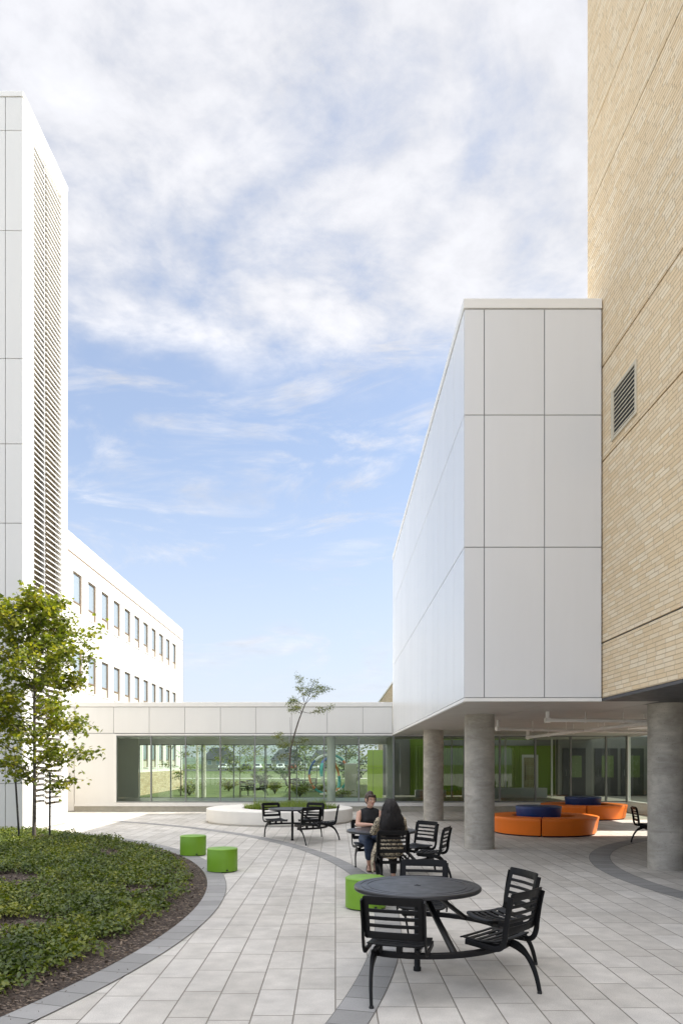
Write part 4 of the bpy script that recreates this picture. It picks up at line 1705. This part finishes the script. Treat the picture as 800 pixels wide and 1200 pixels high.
# ------------------------------------------------------------------ people
def loft(b, pts, rad, up=(0, 1, 0), n=18, mi=0):
    """elliptical sections (ra across, rb along up), rounded ends"""
    pts = [Vector(p) for p in pts]
    rad = [r if hasattr(r, '__len__') else (r, r) for r in rad]
    ext_p, ext_r = [], []
    d0 = (pts[0] - pts[1]).normalized()
    m0 = min(rad[0])
    for t_ in (.98, .8, .45):
        ext_p.append(pts[0] + d0 * m0 * t_ * .9)
        k = math.sqrt(1 - t_ * t_)
        ext_r.append((rad[0][0] * k, rad[0][1] * k))
    ext_p += pts
    ext_r += rad
    d1 = (pts[-1] - pts[-2]).normalized()
    m1 = min(rad[-1])
    for t_ in (.45, .8, .98):
        ext_p.append(pts[-1] + d1 * m1 * t_ * .9)
        k = math.sqrt(1 - t_ * t_)
        ext_r.append((rad[-1][0] * k, rad[-1][1] * k))
    V, F = [], []
    for i, p_ in enumerate(ext_p):
        a_ = ext_p[max(i - 1, 0)]
        c_ = ext_p[min(i + 1, len(ext_p) - 1)]
        d_ = (c_ - a_).normalized()
        u_ = Vector(up)
        x_ = d_.cross(u_)
        if x_.length < 1e-4:
            x_ = d_.orthogonal()
        x_.normalize()
        y_ = x_.cross(d_).normalized()
        for k in range(n):
            q = 2 * PI * k / n
            V.append(p_ + x_ * math.cos(q) * ext_r[i][0] + y_ * math.sin(q) * ext_r[i][1])
    m_ = len(ext_p)
    for i in range(m_ - 1):
        for k in range(n):
            k2 = (k + 1) % n
            F.append((i * n + k, i * n + k2, (i + 1) * n + k2, (i + 1) * n + k))
    F.append(tuple(range(n - 1, -1, -1)))
    F.append(tuple((m_ - 1) * n + k for k in range(n)))
    b.add(V, F, mi)


def ball(b, c, r, n=16, mi=0):
    r = r if hasattr(r, '__len__') else (r, r, r)
    V, F = [], []
    for j in range(n // 2 + 1):
        th = PI * (j + .02) / (n // 2 + .04)
        for k in range(n):
            q = 2 * PI * k / n
            V.append((c[0] + r[0] * math.sin(th) * math.cos(q), c[1] + r[1] * math.sin(th) * math.sin(q), c[2] + r[2] * math.cos(th)))
    for j in range(n // 2):
        for k in range(n):
            k2 = (k + 1) % n
            F.append((j * n + k, j * n + k2, (j + 1) * n + k2, (j + 1) * n + k))
    F.append(tuple(range(n)))
    F.append(tuple((n // 2) * n + k for k in range(n - 1, -1, -1)))
    b.add(V, F, mi)


def fuse(b, voxel, iters=2):
    """one continuous skin out of overlapping closed forms"""
    me = bpy.data.meshes.new('tmp')
    me.from_pydata(b.v, [], b.f)
    bm = bmesh.new()
    bm.from_mesh(me)
    bmesh.ops.recalc_face_normals(bm, faces=bm.faces)
    bm.to_mesh(me)
    bm.free()
    o = bpy.data.objects.new('tmp', me)
    col.objects.link(o)
    md = o.modifiers.new('r', 'REMESH')
    md.mode = 'VOXEL'
    md.voxel_size = voxel
    md.use_smooth_shade = True
    sm = o.modifiers.new('s', 'SMOOTH')
    sm.factor = .5
    sm.iterations = iters
    dg = bpy.context.evaluated_depsgraph_get()
    dg.update()
    ev = o.evaluated_get(dg)
    out = bpy.data.meshes.new_from_object(ev)
    bpy.data.objects.remove(o)
    r = MB()
    r.mesh(out)
    bpy.data.meshes.remove(out)
    return r


def hand(b, wrist, dirv, side, palm_dn=Vector((0, 0, -1)), curl=.5):
    """palm, four unequal bent fingers and a thumb leaving the side of the palm"""
    d_ = Vector(dirv).normalized()
    nrm = (palm_dn - palm_dn.dot(d_) * d_).normalized()
    lat = d_.cross(nrm).normalized() * side
    p0 = Vector(wrist)
    p1 = p0 + d_ * .085
    loft(b, [p0, p0 + d_ * .035, p1], [(.026, .017), (.037, .016), (.038, .013)], up=tuple(nrm), n=14)
    for k, ln in enumerate((.066, .075, .070, .054)):
        s_ = p1 + lat * (.027 - .018 * k) - d_ * .008
        a_ = s_ + d_ * ln * .45 + nrm * ln * .12 * curl
        c_ = a_ + d_ * ln * .32 + nrm * ln * .25 * curl
        e_ = c_ + d_ * ln * .22 + nrm * ln * .28 * curl
        loft(b, [s_, a_, c_, e_], [.0088, .0082, .0076, .0066], up=tuple(lat), n=8)
    s_ = p0 + d_ * .028 + lat * .026
    a_ = s_ + lat * .025 + d_ * .025 + nrm * .008
    c_ = a_ + lat * .010 + d_ * .024 + nrm * .010
    loft(b, [s_, a_, c_], [.013, .0105, .0085], up=tuple(nrm), n=8)


def head(b, c, yaw=0.0, pitch=0.0):
    """head shape about point c (between the ears), facing +x before yaw. returns transform"""
    Mh = Matrix.Translation(c) @ Matrix.Rotation(yaw, 4, 'Z') @ Matrix.Rotation(pitch, 4, 'Y')
    hb = MB()
    rings = [(-.112, .050, .024, .022), (-.098, .044, .046, .040), (-.07, .030, .068, .055), (-.035, .016, .083, .066), (.0, .006, .091, .072), (.035, .0, .095, .075), (.07, -.004, .088, .070), (.098, -.006, .064, .052), (.113, -.006, .034, .028)]
    loft(hb, [(x, 0, z) for z, x, _, _ in rings], [(d_, w_) for _, _, d_, w_ in rings], up=(0, 1, 0), n=24)
    # swap: section 'across' axis is d x up = along x (depth)
    loft(hb, [(.088, 0, .012), (.100, 0, -.012), (.112, 0, -.030), (.100, 0, -.037)], [.008, .010, .0125, .009], n=10)      # nose
    loft(hb, [(.083, -.045, .026), (.092, 0, .026), (.083, .045, .026)], [.011, .011, .011], up=(0, 0, 1), n=10)             # brow
    ball(hb, (.076, 0, -.088), (.020, .022, .018))                                                                          # chin
    for s_ in (-1, 1):
        ball(hb, (.062, s_ * .040, -.028), (.022, .020, .022))                                                              # cheek
        loft(hb, [(-.008, s_ * .074, -.032), (-.014, s_ * .081, -.005), (-.012, s_ * .080, .022)], [(.010, .007), (.016, .008), (.014, .007)], up=(0, 1, 0), n=10)  # ear
    b.add([Mh @ Vector(v) for v in hb.v], hb.f)
    return Mh


def face(b, Mh, smile):
    """eyes and lips in their own materials (slots 1 eye white, 2 iris, 3 lips)"""
    for s_ in (-1, 1):
        e = MB()
        ball(e, (.082, s_ * .031, .006), (.010, .014, .0085), 12, 1)
        ball(e, (.0895, s_ * .031, .006), (.0045, .0062, .0062), 10, 2)
        loft(e, [(.086, s_ * .016, .013), (.093, s_ * .031, .0165), (.084, s_ * .046, .012)], [.0022] * 3, n=6, mi=2)
        loft(e, [(.093, s_ * .014, .034), (.096, s_ * .031, .038), (.086, s_ * .049, .033)], [.0032, .0036, .0024], n=6, mi=2)
        b.add([Mh @ Vector(v) for v in e.v], e.f, 0)
        b.mi[-len(e.f):] = e.mi
    e = MB()
    up_ = .008 if smile else .0
    if smile:
        loft(e, [(.083, -.022, -.058 + up_ * .5), (.0945, 0, -.063), (.083, .022, -.058 + up_ * .5)], [(.004, .0055)] * 3, up=(0, 0, 1), n=8, mi=1)
    loft(e, [(.081, -.027, -.060 + up_), (.0955, -.008, -.0565), (.0945, 0, -.058), (.0955, .008, -.0565), (.081, .027, -.060 + up_)], [.0025, .0048, .0042, .0048, .0025], n=8, mi=3)
    loft(e, [(.081, -.026, -.060 + up_), (.0945, 0, -.0715), (.081, .026, -.060 + up_)], [.0025, .0055, .0025], n=8, mi=3)
    b.add([Mh @ Vector(v) for v in e.v], e.f, 0)
    b.mi[-len(e.f):] = e.mi


def leg_forms(b, s_, hip, knee, ankle, toe, g=0.0, foot=True):
    loft(b, [hip, Vector(hip).lerp(Vector(knee), .5), knee], [.088 + g, .078 + g, .058 + g], n=16)
    k, a = Vector(knee), Vector(ankle)
    back = Vector((-.02, 0, .0))
    loft(b, [k, k.lerp(a, .3) + back, k.lerp(a, .65) + back * .4, a], [.056 + g, .056 + g, .043 + g, .033 + g], n=16)
    if foot:
        t_ = Vector(toe)
        d_ = (t_ - a)
        d_.z = 0
        d_.normalize()
        heel = Vector((a.x, a.y, t_.z + .012)) - d_ * .035
        loft(b, [a, heel.lerp(a, .4)], [.034, .034], n=12)
        loft(b, [heel, heel.lerp(t_, .45) + Vector((0, 0, .02)), heel.lerp(t_, .8), t_], [(.028, .028), (.034, .036), (.042, .022), (.030, .014)], up=(0, 0, 1), n=14)


def torso(b, g=0.0, top=1.0, low=.50, bust=.0):
    rings = [(-.02, .50, .115, .165), (-.01, .58, .112, .160), (.015, .68, .095, .135), (.02, .78, .103, .140), (.03, .87, .115, .155), (.02, .94, .100, .165), (.01, .985, .075, .150)]
    rr = [q for q in rings if low - .001 <= q[1] <= top + .001]
    loft(b, [(x, 0, z) for x, z, _, _ in rr], [(d_ + g, w_ + g) for _, _, d_, w_ in rr], up=(0, 1, 0), n=24)
    for s_ in (-1, 1):
        if top > .9:
            ball(b, (.085, s_ * .065, .845), (.062 + g, .062 + g, .062 + g))


SKINM = ['skin', 'teeth', 'eye_dark', 'lips']


def arm(b, sh, el, wr, g=0.0, upto=1.0):
    sh, el, wr = Vector(sh), Vector(el), Vector(wr)
    loft(b, [sh, sh.lerp(el, .35), el], [.050 + g, .045 + g, .036 + g], n=14)
    if upto > .5:
        loft(b, [el, el.lerp(wr, .3), wr], [.036 + g, .038 + g, .025 + g], n=14)


# woman facing the camera
TC3 = Vector((.724, 11.78, 0))
th = R(79 + 22)
p1 = empty('person', TC3 + Vector((math.cos(th), math.sin(th), 0)) * .80, 'woman in a sleeveless black top and jeans, hair tied up, smiling across the table', 'person', th + PI)
b = MB()
torso(b)
loft(b, [(.015, 0, .97), (.025, 0, 1.03), (.04, 0, 1.09)], [(.055, .06), (.048, .05), (.046, .048)], n=16)
loft(b, [(.01, -.13, .975), (.012, 0, 1.005), (.01, .13, .975)], [.052, .062, .052], up=(0, 0, 1), n=14)
Mh = head(b, (.06, 0, 1.182), R(14), R(2))
arm(b, (.01, -.175, .955), (.13, -.235, .775), (.335, -.035, .785))
hand(b, (.335, -.035, .785), (.8, .55, -.05), 1, curl=.35)
arm(b, (.01, .175, .955), (.17, .225, .775), (.37, .10, .785))
hand(b, (.37, .10, .785), (.75, -.55, -.05), -1, curl=.35)
leg_forms(b, -1, (.0, -.09, .52), (.385, -.105, .515), (.16, -.045, .115), (.31, -.075, .028))
leg_forms(b, 1, (.0, .09, .52), (.385, .105, .515), (.135, .055, .115), (.285, .02, .030))
r_ = fuse(b, .0075)
face(r_, Mh, True)
bod = r_.build('body', SKINM, p1, smooth=180)
b = MB()
torso(b, .008, .945, .50)
loft(b, [(.015, -.075, .93), (.015, -.095, .975)], [(.072, .042), (.056, .034)], n=16)
loft(b, [(.015, .075, .93), (.015, .095, .975)], [(.072, .042), (.056, .034)], n=16)
loft(b, [(.015, 0, .93), (.016, 0, .985), (.024, 0, 1.025)], [(.094, .135), (.080, .118), (.060, .066)], n=20)
loft(b, [(.012, -.118, .975), (.014, 0, 1.005), (.012, .118, .975)], [.060, .068, .060], up=(0, 0, 1), n=14)
fuse(b, .009).build('top', 'black_cloth', p1, smooth=180)
b = MB()
loft(b, [(-.02, 0, .50), (-.01, 0, .60)], [(.125, .175), (.118, .166)], n=22)
for s_, kn, an in ((-1, (.385, -.105, .515), (.16, -.045, .115)), (1, (.385, .105, .515), (.135, .055, .115))):
    kn, an = Vector(kn), Vector(an)
    loft(b, [(0, s_ * .09, .52), Vector((0, s_ * .09, .52)).lerp(kn, .5), kn], [.100, .092, .076], n=16)
    q = kn.lerp(an, .68)
    loft(b, [kn, kn.lerp(q, .5) + Vector((-.012, 0, 0)), q], [.075, .073, .064], n=16)
fuse(b, .010, 3).build('jeans', 'denim', p1, smooth=180)
b = MB()
hb = MB()
loft(hb, [(-.03, 0, -.02), (-.025, 0, .04), (-.004, 0, .085), (-.002, 0, .116)], [(.080, .078), (.094, .083), (.095, .075), (.058, .044)], n=22)
loft(hb, [(.055, -.055, .075), (.082, -.02, .068), (.086, .02, .066), (.058, .056, .070)], [(.017, .026)] * 4, up=(0, 0, 1), n=12)   # fringe
for s_ in (-1, 1):
    loft(hb, [(.045, s_ * .070, .07), (.050, s_ * .078, .02), (.040, s_ * .080, -.03)], [(.024, .012), (.018, .010), (.010, .007)], n=10)
ball(hb, (-.085, .016, .098), (.042, .044, .036))
ball(hb, (-.098, .012, .080), (.038, .044, .036))
b.add([Mh @ Vector(v) for v in hb.v], hb.f)
fuse(b, .007, 2).build('hair', 'brown_hair', p1, smooth=180)


def sandal(par, ankle, toe):
    a, t_ = Vector(ankle), Vector(toe)
    d_ = (t_ - a)
    d_.z = 0
    d_.normalize()
    heel = Vector((a.x, a.y, 0)) - d_ * .055
    tip = Vector((t_.x, t_.y, 0)) + d_ * .025
    b = MB()
    zz_ = max(.0, t_.z - .022)
    loft(b, [heel + Vector((0, 0, zz_ + .004)), heel.lerp(tip, .5) + Vector((0, 0, zz_ + .004)), heel.lerp(tip, .8) + Vector((0, 0, zz_ + .004)), tip + Vector((0, 0, zz_ + .004))], [(.030, .008), (.036, .008), (.045, .008), (.026, .008)], up=(0, 0, 1), n=14)
    lat = d_.cross(Vector((0, 0, 1)))
    for f, h_ in ((.62, .062), (.48, .078), (.22, .11)):
        c_ = heel.lerp(tip, f)
        b.tube([c_ - lat * .040 + Vector((0, 0, zz_ + .008)), c_ - lat * .032 + Vector((0, 0, h_ * .75)), c_ + Vector((0, 0, h_)), c_ + lat * .032 + Vector((0, 0, h_ * .75)), c_ + lat * .040 + Vector((0, 0, zz_ + .008))], .010, 8)
    b.build('shoe', 'sandal_leather', par, smooth=60)


sandal(p1, (.16, -.045, .115), (.31, -.075, .028))
sandal(p1, (.135, .055, .115), (.285, .02, .030))

# woman seen from behind
th = R(-105 + 22)
p2 = empty('person', TC3 + Vector((math.cos(th), math.sin(th), 0)) * .79, 'woman with long dark hair and a patterned top seen from behind at the table', 'person', th + PI)
b = MB()
DZ = -.04
torso(b)
loft(b, [(.02, 0, .97), (.035, 0, 1.03), (.05, 0, 1.08)], [(.055, .06), (.048, .05), (.046, .048)], n=16)
loft(b, [(.01, -.13, .975), (.012, 0, 1.005), (.01, .13, .975)], [.052, .062, .052], up=(0, 0, 1), n=14)
Mh = head(b, (.085, 0, 1.115), R(6), R(8))
arm(b, (.01, -.175, .955), (.16, -.235, .785), (.37, -.07, .785))
hand(b, (.37, -.07, .785), (.8, .5, -.05), 1, curl=.35)
arm(b, (.01, .175, .955), (.12, .245, .775), (.33, .13, .785))
hand(b, (.33, .13, .785), (.8, -.45, -.05), -1, curl=.35)
leg_forms(b, -1, (.0, -.09, .52), (.39, -.11, .515), (.32, -.10, .105), (.47, -.12, .03))
leg_forms(b, 1, (.0, .09, .52), (.36, .14, .510), (.02, .17, .115), (.14, .20, .03))
r_ = fuse(b, .0075)
face(r_, Mh, False)
r_.build('body', SKINM, p2, smooth=180)
b = MB()
torso(b, .012, .99, .50)
loft(b, [(.012, -.12, .965), (.014, 0, .985), (.012, .12, .965)], [.060, .066, .060], up=(0, 0, 1), n=14)
for s_, sh, el in ((-1, (.01, -.175, .955), (.16, -.235, .785)), (1, (.01, .175, .955), (.12, .245, .775))):
    sh, el = Vector(sh), Vector(el)
    loft(b, [sh, sh.lerp(el, .5), el], [.058, .055, .054], n=16)
    loft(b, [el, el + Vector((.08, -s_ * .05, -.005))], [.050, .044], n=14)
# loose open front hanging down beside the seat on her left
loft(b, [(.03, .205, .60), (.02, .262, .47), (.0, .285, .32), (.01, .270, .19)], [(.14, .03), (.12, .022), (.10, .018), (.07, .014)], up=(0, 1, 0), n=18)
loft(b, [(-.03, 0, .50), (-.02, 0, .62)], [(.125, .19), (.115, .165)], n=22)
fuse(b, .010, 2).build('blouse', 'patterned_cloth', p2, smooth=180)
b = MB()
for s_, kn, an in ((-1, (.39, -.11, .515), (.32, -.10, .105)), (1, (.36, .14, .51), (.02, .17, .115))):
    kn, an = Vector(kn), Vector(an)
    loft(b, [(0, s_ * .09, .52), Vector((0, s_ * .09, .52)).lerp(kn, .5), kn], [.098, .090, .070], n=16)
    q = kn.lerp(an, .90)
    loft(b, [kn, kn.lerp(q, .5) + Vector((-.012, 0, 0)), q], [.069, .062, .048], n=16)
loft(b, [(0, -.08, .51), (0, .08, .51)], [.105, .105], up=(0, 0, 1), n=16)
fuse(b, .010, 2).build('trousers', 'black_cloth', p2, smooth=180)
sandal(p2, (.32, -.10, .105), (.47, -.12, .03))
sandal(p2, (.02, .17, .115), (.14, .20, .03))
b = MB()
loft(b, [(.050, 0, 1.205), (.04, 0, 1.165), (.020, 0, 1.10), (-.015, 0, 1.03), (-.055, 0, .95), (-.078, 0, .86), (-.086, 0, .78), (-.086, 0, .72)],
     [(.080, .064), (.096, .084), (.100, .106), (.090, .126), (.072, .142), (.054, .146), (.040, .135), (.020, .10)], up=(0, 1, 0), n=28)
r_ = fuse(b, .007, 1)
random.seed(5)
prof = [(.062, 1.262, .03, .03), (.045, 1.19, .090, .078), (.022, 1.10, .102, .108), (-.015, 1.03, .094, .133), (-.055, .95, .078, .154), (-.078, .86, .062, .169), (-.086, .78, .050, .172), (-.088, .70, .034, .165)]
for k in range(620):
    a_ = random.uniform(PI * .5 + .15, PI * 1.5 - .15)        # the back half of the head
    ph, am = random.uniform(0, 6.28), random.choice((.006, .010, .016, .024))
    end = random.uniform(.74, 1.06)
    out = random.choice((0, 0, .004, .012))
    pts, rr = [], []
    for j in range(15):
        t_ = end * j / 14 * (len(prof) - 1.001)
        i_ = min(int(t_), len(prof) - 2)
        f_ = t_ - i_
        cx_, z_, d_, w_ = [prof[i_][m] * (1 - f_) + prof[i_ + 1][m] * f_ for m in range(4)]
        wv = am * math.sin(ph + j * .9) * min(1, j / 5)
        if j < 5:
            d_, w_, z_ = d_ + .008, w_ + .008, z_ + .014 * (1 - j / 5)
        pts.append((cx_ + (d_ + .002 + out) * math.cos(a_) + wv * .5, (w_ + .002 + out) * math.sin(a_) + wv, z_))
        rr.append(.0036 * (1 - .75 * (j / 14) ** 2))
    r_.tube(pts, rr, 5)
r_.build('hair', 'black_hair', p2, smooth=180)
